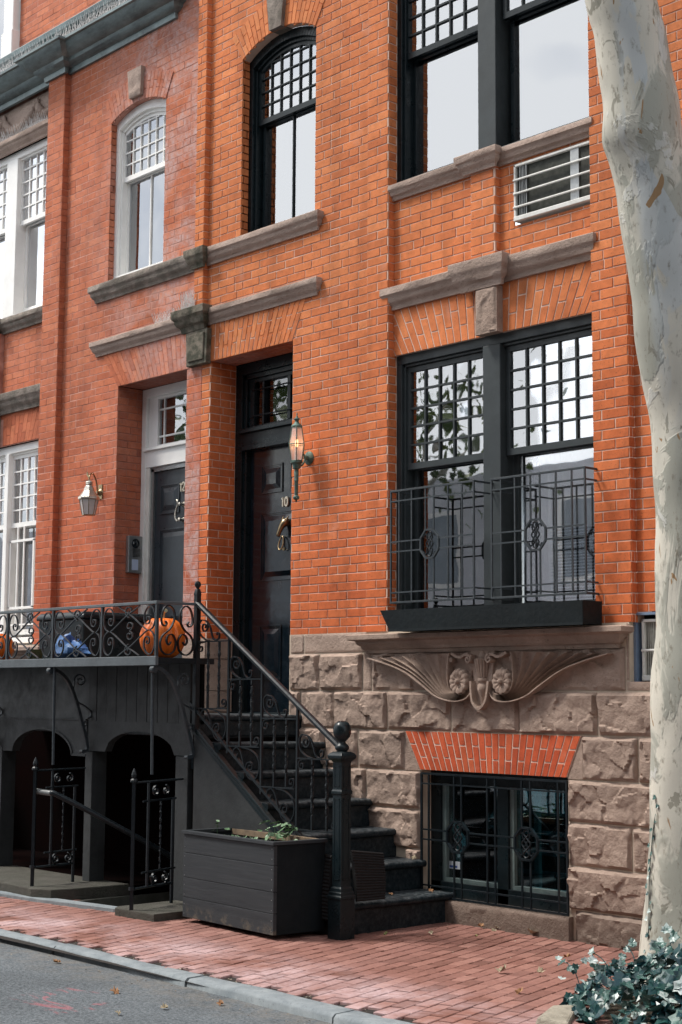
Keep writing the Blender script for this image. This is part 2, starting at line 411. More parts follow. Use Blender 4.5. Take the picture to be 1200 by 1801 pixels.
# body of the wall behind the brick skin
bd=MB(); bd.box(-4.333,-4.2165,.30,.6,0,8.7); bd.box(-3.164,-2.095,.02,.6,1.9,5.2); bd.box(-4.216,-3.165,.02,.6,4.27,5.2); bd.box(-4.333,-3.86,.02,.5,4.27,8.7); bd.box(-2.90,-2.095,.02,.5,5.2,8.7)
bd.box(-.229,.05,.2,.6,1.9,8.7); bd.box(-2.095,-2.02,.2,.6,1.9,8.7)
bd.build('wall_core',INNER,H10)
f=MB(); fm=MB()
fan(f,fm,0,-4.35,4.252,4.565,-4.215,-3.168,-4.215,-3.005,19)
f.build('door_arch',BRICKF,H10,tint=True); fm.build('arch_mortar',MORT10,H10); f=MB(); fm=MB()
b_l=MB(); m_l=MB()
fan(b_l,m_l,.05,-1.13,3.962,4.30,-1.045,-.19,-1.045,.02,13,clipx=(-1.045,-.231))
b_l.build('bay_lintel',BRICKF,H10,tint=True); m_l.build('lintel_mortar',MORT10,H10); b_l=MB(); m_l=MB()
fan(b_l,m_l,.05,-1.13,3.962,4.30,-2.13,-1.215,-2.34,-1.215,14,clipx=(-2.091,-1.215))
ring_arch(f,fm,0,A10['xc'],A10['zc'],A10['R'],A10['R']+.27,R_(31.4),21)
b.build('brick_facing',BRICK10,H10,tint=True); mo.build('mortar',MORT10,H10)
o=f.build('window_arch',BRICKF,H10,tint=True); fm.build('arch_mortar',MORT10,H10)
o=b_l.build('bay_lintel',BRICKF,H10,tint=True); m_l.build('lintel_mortar',MORT10,H10)
g=MB(); gm=MB(); fan(g,gm,-.012,-1.12,.998,1.256,-1.757,-.464,-1.902,-.347,25,gap=.0115,d=.003)
g.build('basement_lintel',BRICKB,H10,tint=True); gm.build('lintel_mortar',MORT10,H10)
# soffit above door 10 and its rough brick edge
s=MB(); brickwork(s,(lambda u,v,w:(u,v,4.254-w)),-4.21,-3.17,.0,.27,(),phase=.02); s.box(-4.216,-3.165,.0,.27,4.256,4.27)
s.build('door_soffit',BRICK12,H10,tint=True)

# red house
b=MB(); mo=MB(); hs=[hole_d12]+W12
brickwork(b,F0,-6.50,-4.333,1.957,7.50,hs,phase=.13,jt=.0055); sheet(mo,F0,-6.50,-4.333,1.957,7.6,hs,w=.0025)
brickwork(b,FR(-.06),-6.79,-6.50,1.957,7.5,(),phase=.03,jt=.0055); mo.box(-6.79,-6.501,-.0625,.2,1.957,7.5)
brickwork(b,SD(-6.5005),-.06,0,1.957,7.5,(),phase=.02,jt=.0055)
brickwork(b,SD(-5.565),.003,.262,1.957,4.235,(),phase=.0,jt=.0055); mo.box(-5.70,-5.566,.001,.3,1.957,4.235)
brickwork(b,SD(-5.772),.003,.06,5.2,6.74,(),phase=0,jt=.0055)
brickwork(b,FB,-8.9,-6.792,4.20,5.10,(),phase=.05,jt=.0055); sheet(mo,FB,-8.9,-6.79,3.93,5.1,(),w=.002)
brickwork(b,F0,-7.90,-7.68,4.44,5.08,(),phase=.0,jt=.0055); mo.box(-7.90,-7.68,-.002,.05,4.44,5.08)
brickwork(b,FR(.30),-15,-9.5,7.9,9.4,(),phase=.1,jt=.0055); sheet(mo,FR(.30),-15,-9.5,7.5,9.4,(),w=.002)
brickwork(b,FR(.30),-9.5,-4.34,7.9,9.4,[(-9.4,-8.0,7.9,9.2)],phase=.1,jt=.0055); sheet(mo,FR(.30),-9.5,-4.34,7.5,9.4,[(-9.4,-8.0,7.9,9.2)],w=.002)
brickwork(b,F0,-15,-8.86,1.957,7.5,(),phase=.07,jt=.0055); mo.box(-15,-8.86,-.002,.3,1.957,7.6)
brickwork(b,F0,-4.55,-4.396,7.5,8.7,(),phase=.1); mo.box(-4.56,-4.396,.001,.3,7.5,8.7)
f=MB(); fm=MB()
fan(f,fm,0,-4.5,4.238,4.56,-5.57,-4.505,-5.82,-4.505,19,gap=.004)
f.build('door_arch',BRICK12,H12,tint=True); fm.build('arch_mortar',MORT12,H12); f=MB(); fm=MB()
fan(f,fm,.05,-7.7,3.94,4.22,-7.64,-6.75,-7.64,-6.6,13,clipx=(-7.64,-6.792),gap=.004)
f.build('bay_lintel',BRICK12,H12,tint=True); fm.build('arch_mortar',MORT12,H12); f=MB(); fm=MB()
fan(f,fm,.05,-7.7,3.94,4.22,-8.8,-7.80,-9.0,-7.80,13,clipx=(-8.8,-7.80),gap=.004)
f.build('bay_lintel',BRICK12,H12,tint=True); fm.build('arch_mortar',MORT12,H12); f=MB(); fm=MB()
ring_arch(f,fm,0,A12['xc'],A12['zc'],A12['R'],A12['R']+.24,R_(26.3),19,gap=.004)
b.build('brick_facing',BRICK12,H12,tint=True); mo.build('mortar',MORT12,H12)
f.build('window_arch',BRICK12,H12,tint=True); fm.build('arch_mortar',MORT12,H12)
s=MB(); s.box(-5.56,-4.54,.0,.27,4.24,4.255); s.build('door_soffit',BRICK12,H12)
bd=MB(); bd.box(-6.79,-5.57,.3,.6,0,5.2); bd.box(-4.54,-4.334,.02,.6,0,8.6); bd.box(-5.57,-4.54,.03,.6,4.27,5.2); bd.box(-6.79,-5.80,.03,.5,5.2,8.0); bd.box(-4.90,-4.54,.03,.5,5.2,8.0)
bd.box(-8.9,-6.8,.6,.7,0,9.4)
bd.build('wall_core',INNER,H12)

# ------------------------------------------------------------------ stone base
def rock(mb,x0,x1,z0,z1,y,rough=1.0,P=None,seed=0,flat=False):
    P=P or FR(y); nx=max(4,int((x1-x0)/.011)); nz=max(4,int((z1-z0)/.011)); vs=[];fs=[]
    off=Vector((seed*3.1,seed*7.7,seed*1.3)); tx=rnd.uniform(-.02,.02); tz=rnd.uniform(.0,.03); base=rnd.uniform(.016,.026)
    for j in range(nz+1):
        for i in range(nx+1):
            u=x0+(x1-x0)*i/nx; v=z0+(z1-z0)*j/nz
            e=min(u-x0,x1-u,v-z0,z1-v)
            q=Vector((u,0,v))+off
            m=.005+.008*noise.noise(q*7); k=min(1,max(0,(e-m)/(.012+.012*noise.noise(q*9+off)))); k=k*k*(3-2*k)
            h=0.0
            if not flat:
                n1=noise.noise(q*4.5); n2=noise.noise(q*11+Vector((9,1,4))); n3=noise.noise(q*27); n4=noise.noise(q*60)
                step=math.floor((n1*1.2+(u-x0)*tx*10)*3.0)/3.0
                n5=noise.noise(q*2.2+Vector((5,5,5)))
                rid=noise.turbulence(q*5.5+Vector((2,7,1)),4,True)-.5
                qv=q*6.5+Vector((.35*n2,0,.35*n1)); pv_=noise.voronoi(qv)[1][0]; g1=noise.noise(pv_*7.3);g2=noise.noise(pv_*5.1+Vector((9,0,0)));g3=noise.noise(pv_*6.7+Vector((0,9,0))); fac=.012*g1+((qv.x-pv_.x)*g2*.9+(qv.z-pv_.z)*g3*.9)*.035
                h=base+.010*n5+.006*n1+.003*n2+.003*n3+.0025*n4+fac+.014*rid+((v-z0)/(z1-z0)-.4)*.012
                h=max(.001,h)*rough*k
            else: h=.003+.003*noise.noise(q*3)+.0015*noise.noise(q*30)
            if e<1e-6: h=-.0015
            vs.append(P(u,v,h))
    for j in range(nz):
        for i in range(nx):
            a=j*(nx+1)+i; fs.append((a,a+1,a+nx+2,a+nx+1))
    mb.add(vs,fs)
st=MB(); G=.0060; Y0=-.0105
rows=[(1.812,1.957,[-3.155,-2.992,-2.30],True),
      (1.536,1.810,[-3.155,-2.815,-2.345],False),(1.536,1.81,[-2.25,.003],False),
      (1.262,1.534,[-3.157,-3.024,-2.648,-2.085,-1.465,-.855,-.215,.35,.9,1.5],False),
      (.987,1.260,[-3.157,-2.75,-2.389,-1.905],False),(.987,1.26,[-.345,.086,.62,1.2],False),
      (.724,.985,[-2.75,-2.30,-1.757],False),(.724,.985,[-.462,.22,.8,1.4],False),
      (.458,.722,[-2.3,-1.757],False),(.458,.722,[-.462,.032,.55,1.2],False),
      (.192,.456,[-1.9,-1.757],False),(.192,.456,[-.462,.2,.75,1.4],False),
      (-.03,.19,[-.415,.22,.8,1.5],False)]
k=0
for z0,z1,xs,flat in rows:
    for a,c in zip(xs[:-1],xs[1:]):
        k+=1; rock(st,a+G,c-G,z0+G*.6,z1-G*.6,Y0,1.0,seed=k,flat=flat)
for a,c,z0,z1 in ((.003,1.5,1.536,1.60),(-2.345,-2.25,1.536,1.81),(.003,.03,1.60,1.957)): rock(st,a+G,c-G,z0+G,z1-G,Y0,.5,seed=k+int(c*9),flat=True)
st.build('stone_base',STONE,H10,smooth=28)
sb=MB()
# core, with the basement window opening (x -1.757..-.464)
sb.box(-3.165,-1.757,-.0055,.4,-.05,1.957); sb.box(-.462,.028,-.0055,.4,-.05,1.957); sb.box(.028,3.4,-.0055,.4,-.05,1.55); sb.box(-1.757,-.462,-.0055,.4,1.0,1.957); sb.box(.62,3.4,-.0055,.4,1.55,1.957)
sb.build('stone_core',MORTS,H10)
# keyed triangular stones beside the basement lintel
for tri in ([(-1.76,.99),(-1.905,1.256),(-1.91,.99)],[(-.461,.99),(-.34,.99),(-.34,1.256)]):
    lv=MB(); lv.prism(tri,-.012,.0); lv.build('lintel_springer',STONE,H10)
jm=MB()
zz=[1.36,1.53,1.79,1.957]
for a,c in zip(zz[:-1],zz[1:]):
    jm.box(-4.333+.003,-4.218,-.012,-.001,a+.003,c-.003)
    jm.box(-4.2175,-4.2065,-.002,.265,a+.003,c-.003)
jm.box(-4.333,-4.219,-.001,.28,1.2,1.957); jm.build('door_plinth',STONE,H10,bevel=.004)
si=MB(); rock(si,-1.52,-.432,-.03,.142,-.055,.25,seed=91); si.box(-1.52,-.432,-.050,.12,-.05,.145); si.build('basement_sill',STONE,H10,smooth=45)
s12=MB(); zz=[1.0,1.26,1.53,1.79,1.957]
for a,c in zip(zz[:-1],zz[1:]):
    x=-6.79
    while x<-5.57:
        e=min(x+.5+(.1 if a>1.3 else 0),-5.565); rock(s12,x+.004,e-.004,a+.004,c-.004,-.005,.6,seed=int(x*31+a*7)); x=e
    pass
s12.build('stone_base',STONEL,H12,smooth=50)
b12=MB(); dp=MB(); dp.box(-4.54,-4.336,-.001,.28,.9,1.957)
for a,c in zip(zz[:-1],zz[1:]):
    rock(b12,-9,-6.8,a+.004,c-.004,.0,.7,seed=int(a*50)); dp.box(-4.50,-4.336,-.012,-.001,a+.003,c-.003)
b12.build('bay_base',STONEL,H12,smooth=50); dp.build('door_plinth',STONEL,H12)
sc12=MB(); sc12.box(-15,-5.57,.0,.5,.0,1.957); sc12.build('stone_core',MORTS,H12)

# ------------------------------------------------------------------ mouldings
def cyma(zb,zt,p):
    h=zt-zb
    return [(.004,zb),(p*.30,zb),(p*.34,zb+h*.14),(p*.42,zb+h*.22),(p*.62,zb+h*.30),(p*.74,zb+h*.42),(p*.78,zb+h*.55),(p*.92,zb+h*.62),(p,zb+h*.68),(p,zt-.004),(p*.96,zt),(.0,zt+.006)]
m=MB(); m.mould(cyma(5.075,5.215,.07),-4.28,-2.885,0,(0,1)); m.build('window_sill',STONEL,H10,smooth=35)
m=MB(); m.mould(cyma(4.56,4.69,.065),-4.28,-2.89,0,(0,1)); m.build('door_ledge',STONEL,H10,smooth=35)
m=MB(); m.mould(cyma(5.125,5.235,.06),-2.088,-.262,.045,(1,1)); m.build('window_sill',STONEL,H10,smooth=35)
m=MB(); m.mould(cyma(5.115,5.248,.065),-1.31,-1.05,-.005,(1,1)); m.build('sill_block',STONEL,H10,smooth=35)
m=MB(); m.mould(cyma(4.30,4.46,.075),-2.088,-.262,.045,(1,1)); m.build('bay_ledge',STONEL,H10,smooth=35)
m=MB(); m.mould(cyma(4.275,4.478,.085),-1.33,-1.00,-.005,(1,1)); m.build('ledge_block',STONEL,H10,smooth=35)
ks=MB(); rock(ks,-1.215,-1.03,3.962,4.275,-.020,.5,seed=71); ks.box(-1.22,-1.025,-.020,.05,3.958,4.28); ks.build('keystone',STONE,H10,smooth=50)
def keystone(x0b,x1b,x0t,x1t,zb,zt,parent,mat,seed):
    k=MB(); n=10; rings=[]; vs=[];fs=[]
    for j in range(n+1):
        for i in range(n+1):
            t=j/n; a=x0b+(x0t-x0b)*t; c=x1b+(x1t-x1b)*t; u=a+(c-a)*i/n; v=zb+(zt-zb)*t
            e=min(i,n-i,j,n-j); h=.045+(.012*noise.noise(Vector((u*14,seed,v*14)))+.006 if e>0 else 0)
            vs.append((u,-h,v))
    for j in range(n):
        for i in range(n):
            q=j*(n+1)+i; fs.append((q,q+1,q+n+2,q+n+1))
    k.add(vs,fs); k.prism([(x0b,zb),(x1b,zb),(x1t,zt),(x0t,zt)],-.0445,.08); return k.build('keystone',mat,parent,smooth=50)
keystone(-3.455,-3.305,-3.50,-3.27,6.865,7.22,H10,STONEG,3)
keystone(-5.44,-5.265,-5.475,-5.255,6.865,7.13,H12,STONEL,5)
m=MB(); m.mould(cyma(5.06,5.215,.07),-5.93,-4.39,0,(1,0)); m.build('window_sill',STONEG,H12,smooth=35)
m=MB(); m.mould(cyma(5.06,5.222,.07),-4.40,-4.27,-.05,(1,1)); m.build('sill_block',STONEM,H12,smooth=35)
m=MB(); m.mould(cyma(4.555,4.69,.065),-5.90,-4.60,0,(1,0)); m.build('door_ledge',STONEL,H12,smooth=35)
m=MB(); m.mould(cyma(4.53,4.72,.10),-4.52,-4.27,-.03,(1,1)); m.build('ledge_block',STONEM,H12,smooth=35)
m=MB(); m.prism([(-4.485,4.235),(-4.215,4.235),(-4.200,4.53),(-4.50,4.53)],-.055,.02); m.prism([(-4.455,4.27),(-4.245,4.27),(-4.235,4.50),(-4.465,4.50)],-.068,-.05); m.build('party_keystone',STONEM,H12,bevel=.006)
for zb,zt,p in ((5.075,5.215,.07),(4.25,4.445,.09)):
    m=MB(); m.mould(cyma(zb,zt,p),-8.9,-6.86,.045,(1,1)); m.build('bay_ledge',STONEG,H12,smooth=35)
    m=MB(); m.mould(cyma(zb-.01,zt+.012,p),-8.0,-7.72,-.005,(1,1)); m.build('ledge_block',STONEG,H12,smooth=35)
m=MB(); m.box(-7.86,-7.70,-.03,.05,3.93,4.25); m.build('keystone',STONEG,H12,bevel=.006)
cor=[(.0,1.80),(.03,1.80),(.034,1.825),(.05,1.832),(.055,1.850),(.078,1.868),(.085,1.885),(.118,1.893),(.13,1.898),(.13,1.928),(.12,1.934),(0,1.938)]
m=MB(); m.mould(cor,-2.26,-.065,-.005); m.build('carved_ledge',STONE,H10,smooth=35)
m=MB(); m.mould(cor,-8.9,-6.62,-.06); m.build('bay_ledge',STONEL,H12,smooth=35)

# carved wings, rosettes and urn under the ledge
def lerp(a,c,t): return (a[0]+(c[0]-a[0])*t,a[1]+(c[1]-a[1])*t)
def wing(side):
    xc=-1.14; S=lambda p:(p[0] if side<0 else 2*xc-p[0],p[1])
    outer=catmull([Vector((x,z,0)) for x,z in [(-1.215,1.535),(-1.26,1.487),(-1.33,1.468),(-1.43,1.472),(-1.55,1.505),(-1.67,1.575),(-1.84,1.665),(-2.02,1.722),(-2.21,1.765)]],10)
    inner=catmull([Vector((x,z,0)) for x,z in [(-1.240,1.545),(-1.262,1.522),(-1.30,1.512),(-1.35,1.515),(-1.40,1.535),(-1.425,1.58),(-1.43,1.64),(-1.425,1.72),(-1.41,1.79)]],10)
    n=len(outer); K=7; M_=K*12; vs=[];fs=[]
    for k in range(M_+1):
        t=k/M_; fr=(t*K)%1
        h=.050-.044*abs(math.sin(PI*t*K))**.45
        if t<.02 or t>.98: h=.050
        for i in range(n):
            u=i/(n-1); a=outer[i];c=inner[i]
            # fluting spreads more at the top
            x=c[0]+(a[0]-c[0])*t**1.0; z=c[1]+(a[1]-c[1])*t
            top=1.792; z=min(top,z)
            lift=min(1,u*5)
            q=S((x,z)); vs.append((q[0],-.008-(.030+h)*(.75+.25*lift),q[1]))
    for k in range(M_):
        for i in range(n-1):
            q=k*n+i; fs.append((q,q+1,q+n+1,q+n))
    w=MB(); w.add(vs,fs)
    # rim down to the wall along the outline
    rim=[vs[M_*n+i] for i in range(n)]; w.loft([[p for p in rim],[(p[0],.0,p[2]) for p in rim]],False,False)
    rim=[vs[i] for i in range(n)]; w.loft([[p for p in rim],[(p[0],.0,p[2]) for p in rim]],False,False)
    w.bar([Vector((p[0],p[1]-.062,p[2])) for p in vs[M_*n:M_*n+n:1]] if False else [(p[0],p[1]-.004,p[2]) for p in vs[M_*n:M_*n+n]],.0035,.006,(0,1,0))
    return w
for sd in (-1,1): wing(sd).build('carved_wing',STONE,H10,smooth=40)
for cx in (-1.332,-.948):
    r=MB(); vs=[(cx,-.105,1.597)];fs=[];NA=72;NR=7
    for j in range(1,NR+1):
        for a in range(NA):
            t=j/NR; th=2*PI*a/NA; pet=abs(math.cos(th*6)); rr=.086*t*(1-.10*(1-pet)*t)
            h=.090+.007*math.sin(PI*min(1,t*1.02))*(.2+.8*pet)-(.02 if t>=1 else 0)-(.008 if .28<t<.45 else 0)
            vs.append((cx+rr*math.cos(th),-h,1.597+rr*math.sin(th)*1.08))
    for a in range(NA): fs.append((0,1+a,1+(a+1)%NA))
    for j in range(NR-1):
        for a in range(NA): q=1+j*NA; fs.append((q+a,q+(a+1)%NA,q+NA+(a+1)%NA,q+NA+a))
    r.add(vs,fs); r.lathe((cx,-.0,1.597),[(.083,-.078),(.083,.0)],36,'y',False)
    r.lathe((cx,-.10,1.597),[(.001,-.018),(.012,-.014),(.016,0),(.016,.01)],12,'y')
    r.build('rosette',STONE,H10,smooth=45)
u=MB(); u.lathe((-1.137,-.045,1.45),[(.010,0),(.018,.012),(.022,.04),(.030,.06),(.040,.085),(.044,.10),(.040,.125),(.030,.135),(.034,.142),(.041,.15),(.041,.165),(.034,.175),(.034,.20),(.044,.25),(.052,.285),(.054,.30),(.03,.305),(.028,.33),(.012,.35)],20)
for k in range(9):
    a=-PI+PI*k/8; u.tube([(-1.137+.036*math.cos(a),-.045+.036*math.sin(a),1.625),(-1.137+.056*math.cos(a),-.045+.056*math.sin(a),1.745)],[.006,.010],6)
u.build('urn',STONE,H10,smooth=45)
u=MB(); pth=catmull([Vector(p) for p in [(-1.215,-.05,1.60),(-1.208,-.055,1.53),(-1.19,-.06,1.46),(-1.137,-.062,1.418),(-1.084,-.06,1.46),(-1.066,-.055,1.53),(-1.06,-.05,1.60)]],6)
u.bar([(p[0],p[1]-.012,p[2]) for p in pth],.008,.03,(0,1,0))
for sx in (-1,1):
    c=-1.137+sx*.093
    u.bar([(x,-.075,z) for x,z in spiral(c,1.745,.030,.006,PI/2,sx*1.3)],.006,.03,(0,1,0))
    u.bar(catmull([Vector((-1.137+sx*v,-.07,z)) for v,z in ((.062,1.765),(.12,1.775),(.16,1.76),(.20,1.765),(.245,1.785))],6),.009,.03,(0,1,0))
    u.lathe((-1.137+sx*.10,-.08,1.742),[(.001,-.018),(.016,-.010),(.018,.02)],10,'y')
    u.lathe((-1.137+sx*.27,-.07,1.745),[(.001,-.018),(.018,-.010),(.022,.02)],10,'y')
u.prism([(-1.20,1.47),(-1.137,1.43),(-1.075,1.47),(-1.06,1.6),(-1.03,1.80),(-1.245,1.80),(-1.215,1.6)],-.052,0)
u.build('scroll_carving',STONE,H10,smooth=45)

# copper cornice of the red house
cop=[(0,7.42),(.03,7.42),(.035,7.47),(.06,7.475),(.10,7.50),(.11,7.53),(.14,7.54),(.18,7.57),(.22,7.61),(.225,7.625),(.25,7.63),(.25,7.655),(.16,7.69),(.0,7.71)]
m=MB(); m.mould(cop,-15,-4.80,-.0,(0,1)); m.build('copper_cornice',COPPER,H12,smooth=35)
m=MB(); m.mould([(p+.002,z-.002) for p,z in cop],-6.80,-6.485,-.06,(1,1)); m.build('cornice_block',COPPER,H12,smooth=35)
m=MB(); m.mould([(.0,7.70),(.05,7.70),(.05,7.86),(.07,7.88),(.08,7.92),(.12,7.95),(.13,8.0),(.10,8.03),(.0,8.05)],-15,-4.8,.12,(0,1)); m.box(-15,-4.7,.12,.3,7.7,8.049); m.build('gutter',COPPER,H12,smooth=35)
# frieze with garlands
m=MB(); m.box(-8.9,-6.792,.045,.12,7.08,7.42); 
for x0 in (-7.98,-7.45):
    pass
gar=[(-8.45,7.36),(-8.30,7.22),(-8.10,7.17),(-7.92,7.22),(-7.80,7.34)],[(-7.80,7.34),(-7.66,7.20),(-7.46,7.16),(-7.30,7.22),(-7.16,7.35)],[(-7.16,7.35),(-7.06,7.22),(-6.94,7.18),(-6.80,7.26)]
for gpts in gar:
    pp=catmull([Vector((x,.03,z)) for x,z in gpts],7)
    m.tube(pp,[.022+.030*math.sin(PI*i/(len(pp)-1))+.009*math.sin(i*2.3) for i in range(len(pp))],8)
for x in (-8.45,-7.80,-7.16):
    for k in range(3): m.tube([(x-.02+k*.02,.02,7.38),(x-.05+k*.05,.03,7.30-.02*k),(x-.03+k*.03,.03,7.16)],[.014,.016,.008],6)
m.build('garland_frieze',STONEL,H12,smooth=50)
m=MB(); m.mould(cyma(6.955,7.085,.08),-8.9,-6.86,.05,(1,1)); m.build('bay_ledge',STONEL,H12,smooth=35)

# ------------------------------------------------------------------ windows
def room(parent,x0,x1,z0,z1,y=.62,mat=INNER):
    r=MB(); r.box(x0,x1,y,y+.02,z0,z1); return r.build('room_back',mat,parent)
def sash(win,x0,x1,z0,z1,y,nc,nr,fmat,t=.035,bt=.045,mw=.010,th=.03,topf=None,glassm=GL,ctr=False):
    """one sash: frame, muntins; x0..z1 is the glass area"""
    f=MB(); f.box(x0-t,x0,y-th/2,y+th/2,z0-bt,z1+.0); f.box(x1,x1+t,y-th/2,y+th/2,z0-bt,z1+.0); f.box(x0,x1,y-th/2,y+th/2,z0-bt,z0)
    T=topf or (lambda x:z1)
    if not topf: f.box(x0-t,x1+t,y-th/2+.0005,y+th/2,z1,z1+t)
    for k in range(1,nc):
        x=x0+(x1-x0)*k/nc; f.box(x-mw/2,x+mw/2,y-.012,y+.012,z0,T(x))
    if nr!=1:
        ph=(z1-z0)/nr if isinstance(nr,int) else nr
        z=z0+ph
        while z<z1+.4:
            xs=[x0+(x1-x0)*i/60 for i in range(61) if T(x0+(x1-x0)*i/60)>z+.004]
            if not xs or (not topf and z>z1-.01): break
            f.box(min(xs),max(xs),y-.0115,y+.0115,z-mw/2,z+mw/2); z+=ph
    o=f.build('sash',fmat,win); 
    g=MB()
    if topf:
        pts=[(x0,z0),(x1,z0)]+[(x1+(x0-x1)*i/16,T(x1+(x0-x1)*i/16)) for i in range(17)]; g.prism(pts,y+.002,y+.005)
    else: g.box(x0-.004,x1+.004,y+.002,y+.005,z0-.004,z1+.004)
    g.build('pane',glassm,win)
def arch_window(parent,A,x0,x1,zs,zsill,y0,fmat,gx0,gx1,zmeet,low,rowh,blindm,glassm):
    xc,zc,R=A['xc'],A['zc'],A['R']
    root=MB(); n=26
    # casing: jambs and curved head
    t=.075; hw0=(x1-x0)/2
    a=math.asin(min(1,hw0/R))
    head=[]
    pts_o=[(xc+R*math.sin(-a+2*a*k/n),zc+R*math.cos(-a+2*a*k/n)) for k in range(n+1)]
    Ri=R-t; ai=math.asin(min(1,(hw0-t*.8)/Ri)); pts_i=[(xc+Ri*math.sin(-ai+2*ai*k/n),zc+Ri*math.cos(-ai+2*ai*k/n)) for k in range(n+1)]
    for k in range(n): root.prism([pts_o[k],pts_o[k+1],pts_i[k+1],pts_i[k]],y0,y0+.10)
    zi=pts_i[0][1]
    root.box(x0,x0+t*.8,y0,y0+.10,zsill,zi); root.box(x1-t*.8,x1,y0,y0+.10,zsill,zi)
    root.prism([(x0,zi),(pts_i[0][0],zi),pts_o[0],(x0,pts_o[0][1])],y0,y0+.1); root.prism([(x1,zi),(pts_i[-1][0],zi),pts_o[-1],(x1,pts_o[-1][1])],y0,y0+.1)
    # inner bead
    R2=Ri-.028; a2=math.asin(min(1,(hw0-t*.8-.02)/R2)); p2=[(xc+R2*math.sin(-a2+2*a2*k/n),zc+R2*math.cos(-a2+2*a2*k/n)) for k in range(n+1)]
    for k in range(n): root.prism([pts_i[k],pts_i[k+1],p2[k+1],p2[k]],y0+.03,y0+.12)
    root.box(x0+t*.8,x0+t*.8+.02,y0+.03,y0+.14,zsill,p2[0][1]); root.box(x1-t*.8-.02,x1-t*.8,y0+.03,y0+.14,zsill,p2[0][1])
    root.box(x0,x1,y0-.005,y0+.12,zsill-.0,zsill+.05)
    w=root.build('window',fmat,parent,bevel=.003)
    T=lambda x: min(zc+math.sqrt(max(.01,(R2-.02)**2-(x-xc)**2)),9)
    # curved sash rail
    sr=MB(); R3=R2-.03; 
    for k in range(n):
        aa=-a2+2*a2*k/n; ab=-a2+2*a2*(k+1)/n
        P_=lambda q,r:(xc+r*math.sin(q),zc+r*math.cos(q))
        sr.prism([P_(aa,R2),P_(ab,R2),P_(ab,R3),P_(aa,R3)],y0+.05,y0+.08)
    sr.build('sash_head',fmat,w)
    sash(w,gx0,gx1,zmeet,min(T(gx0),T(gx1)),y0+.065,6,rowh,fmat,t=.035,bt=.045,topf=lambda x:min(T(x),zc+math.sqrt(max(.01,R3**2-(x-xc)**2))+.004),glassm=glassm)
    sash(w,gx0+.012,gx1-.012,zsill+.09,zmeet-.05,y0+.105,2,1,fmat,t=.03,bt=.05,glassm=glassm)
    bl=MB(); bl.box(x0+.07,x1-.05,y0+.13,y0+.135,zsill+.02,zc+R); bl.build('blind',blindm,w)
    room(w,x0,x1,zsill,zc+R,y0+.4)
    return w
arch_window(H10,A10,-3.86,-2.92,6.745,5.215,.075,BLACK,-3.746,-3.03,6.237,5.35,.1155,BLIND,GL)
def bay_window(parent,x0,x1,z0,z1,m0,m1,fmat,y0,gl,gr,zu0,zu1,zl0,zmeet,nr,blind,glassm,mmat=None,low_glass=None,blz=None,rowh=None,lows=True):
    f=MB(); d=.10
    f.box(x0,x1,y0,y0+d,z1-.075,z1); f.box(x0,x0+.05,y0,y0+d,z0,z1-.075); f.box(x1-.05,x1,y0,y0+d,z0,z1-.075); f.box(x0,x1,y0-.01,y0+d,z0-.01,z0+.045)
    f.box(x0+.05,x0+.07,y0+.022,y0+.14,z0,z1-.075); f.box(x1-.07,x1-.05,y0+.022,y0+.14,z0,z1-.075); f.box(x0+.05,x1-.05,y0+.022,y0+.12,z1-.095,z1-.075)
    w=f.build('window',fmat,parent,bevel=.004)
    mm=MB(); mm.box(m0,m1,y0-.012,y0+.15,z0+.045,z1-.075); mm.build('mullion',mmat or fmat,w,bevel=.005)
    for a,c in (gl,gr):
        sash(w,a,c,zu0,zu1,y0+.055,5,nr,fmat,t=.035,bt=.045,mw=.014,glassm=glassm)
        if lows: sash(w,a+.015,c-.01,zl0,zmeet-.045,y0+.115,1,1,fmat,t=.035,bt=.05,glassm=low_glass or glassm)
    return w
FR_=FRAMEG
wl=bay_window(H10,-2.092,-.228,2.0,3.972,-1.235,-1.075,FRAMEG,.08,(-1.989,-1.278),(-1.033,-.322),3.168,3.838,2.12,3.168,5,None,GLR,low_glass=glass('lower bay glass',.20,wob=.07))
room(wl,-2.2,-.1,1.9,4.1,1.6)
c=MB()
def drape(mb,x0,x1,z0,z1,y,amp=.02,per=.09,gather=None):
    n=int((x1-x0)/.012)+2; m=14; vs=[];fs=[]
    for j in range(m+1):
        t=j/m
        for i in range(n+1):
            u=i/n; x=x0+(x1-x0)*u
            if gather: x=x+(gather-x)*.55*math.exp(-((t-.35)/.25)**2)
            vs.append((x,y+amp*math.sin(2*PI*(x0+(x1-x0)*u)/per+math.sin(t*4))*(.6+.4*math.sin(u*9)),z0+(z1-z0)*t))
    for j in range(m):
        for i in range(n): q=j*(n+1)+i; fs.append((q,q+1,q+n+2,q+n+1))
    mb.add(vs,fs)
drape(c,-1.86,-1.24,2.62,3.85,.36,.02,.10); drape(c,-1.42,-1.24,2.05,2.62,.38,.02,.05); drape(c,-1.02,-.90,2.05,3.85,.40,.03,.06); drape(c,-.88,-.2,2.62,3.85,.34,.012,.10)
c.build('net_curtain',CURT,wl,smooth=60)
c=MB()
for k in range(26): c.box(-.90,-.22,.36,.385,2.10+k*.021,2.103+k*.021)
c.build('slatted_blind',simple('blind slats',(.45,.52,.58),(.34,.40,.45),10,.6),wl)
wu=bay_window(H10,-2.095,-.228,5.235,7.20,-1.268,-1.10,BLACK,.08,(-2.012,-1.31),(-1.040,-.338),6.268,6.95,5.335,6.268,5,None,GL,mmat=FRAMEG)
c=MB(); c.box(-1.975,-1.24,.222,.226,5.25,7.1); c.box(-1.01,-.24,.222,.226,5.25,7.1); c.build('blind',BLIND,wu)
room(wu,-2.1,-.2,5.2,7.2)
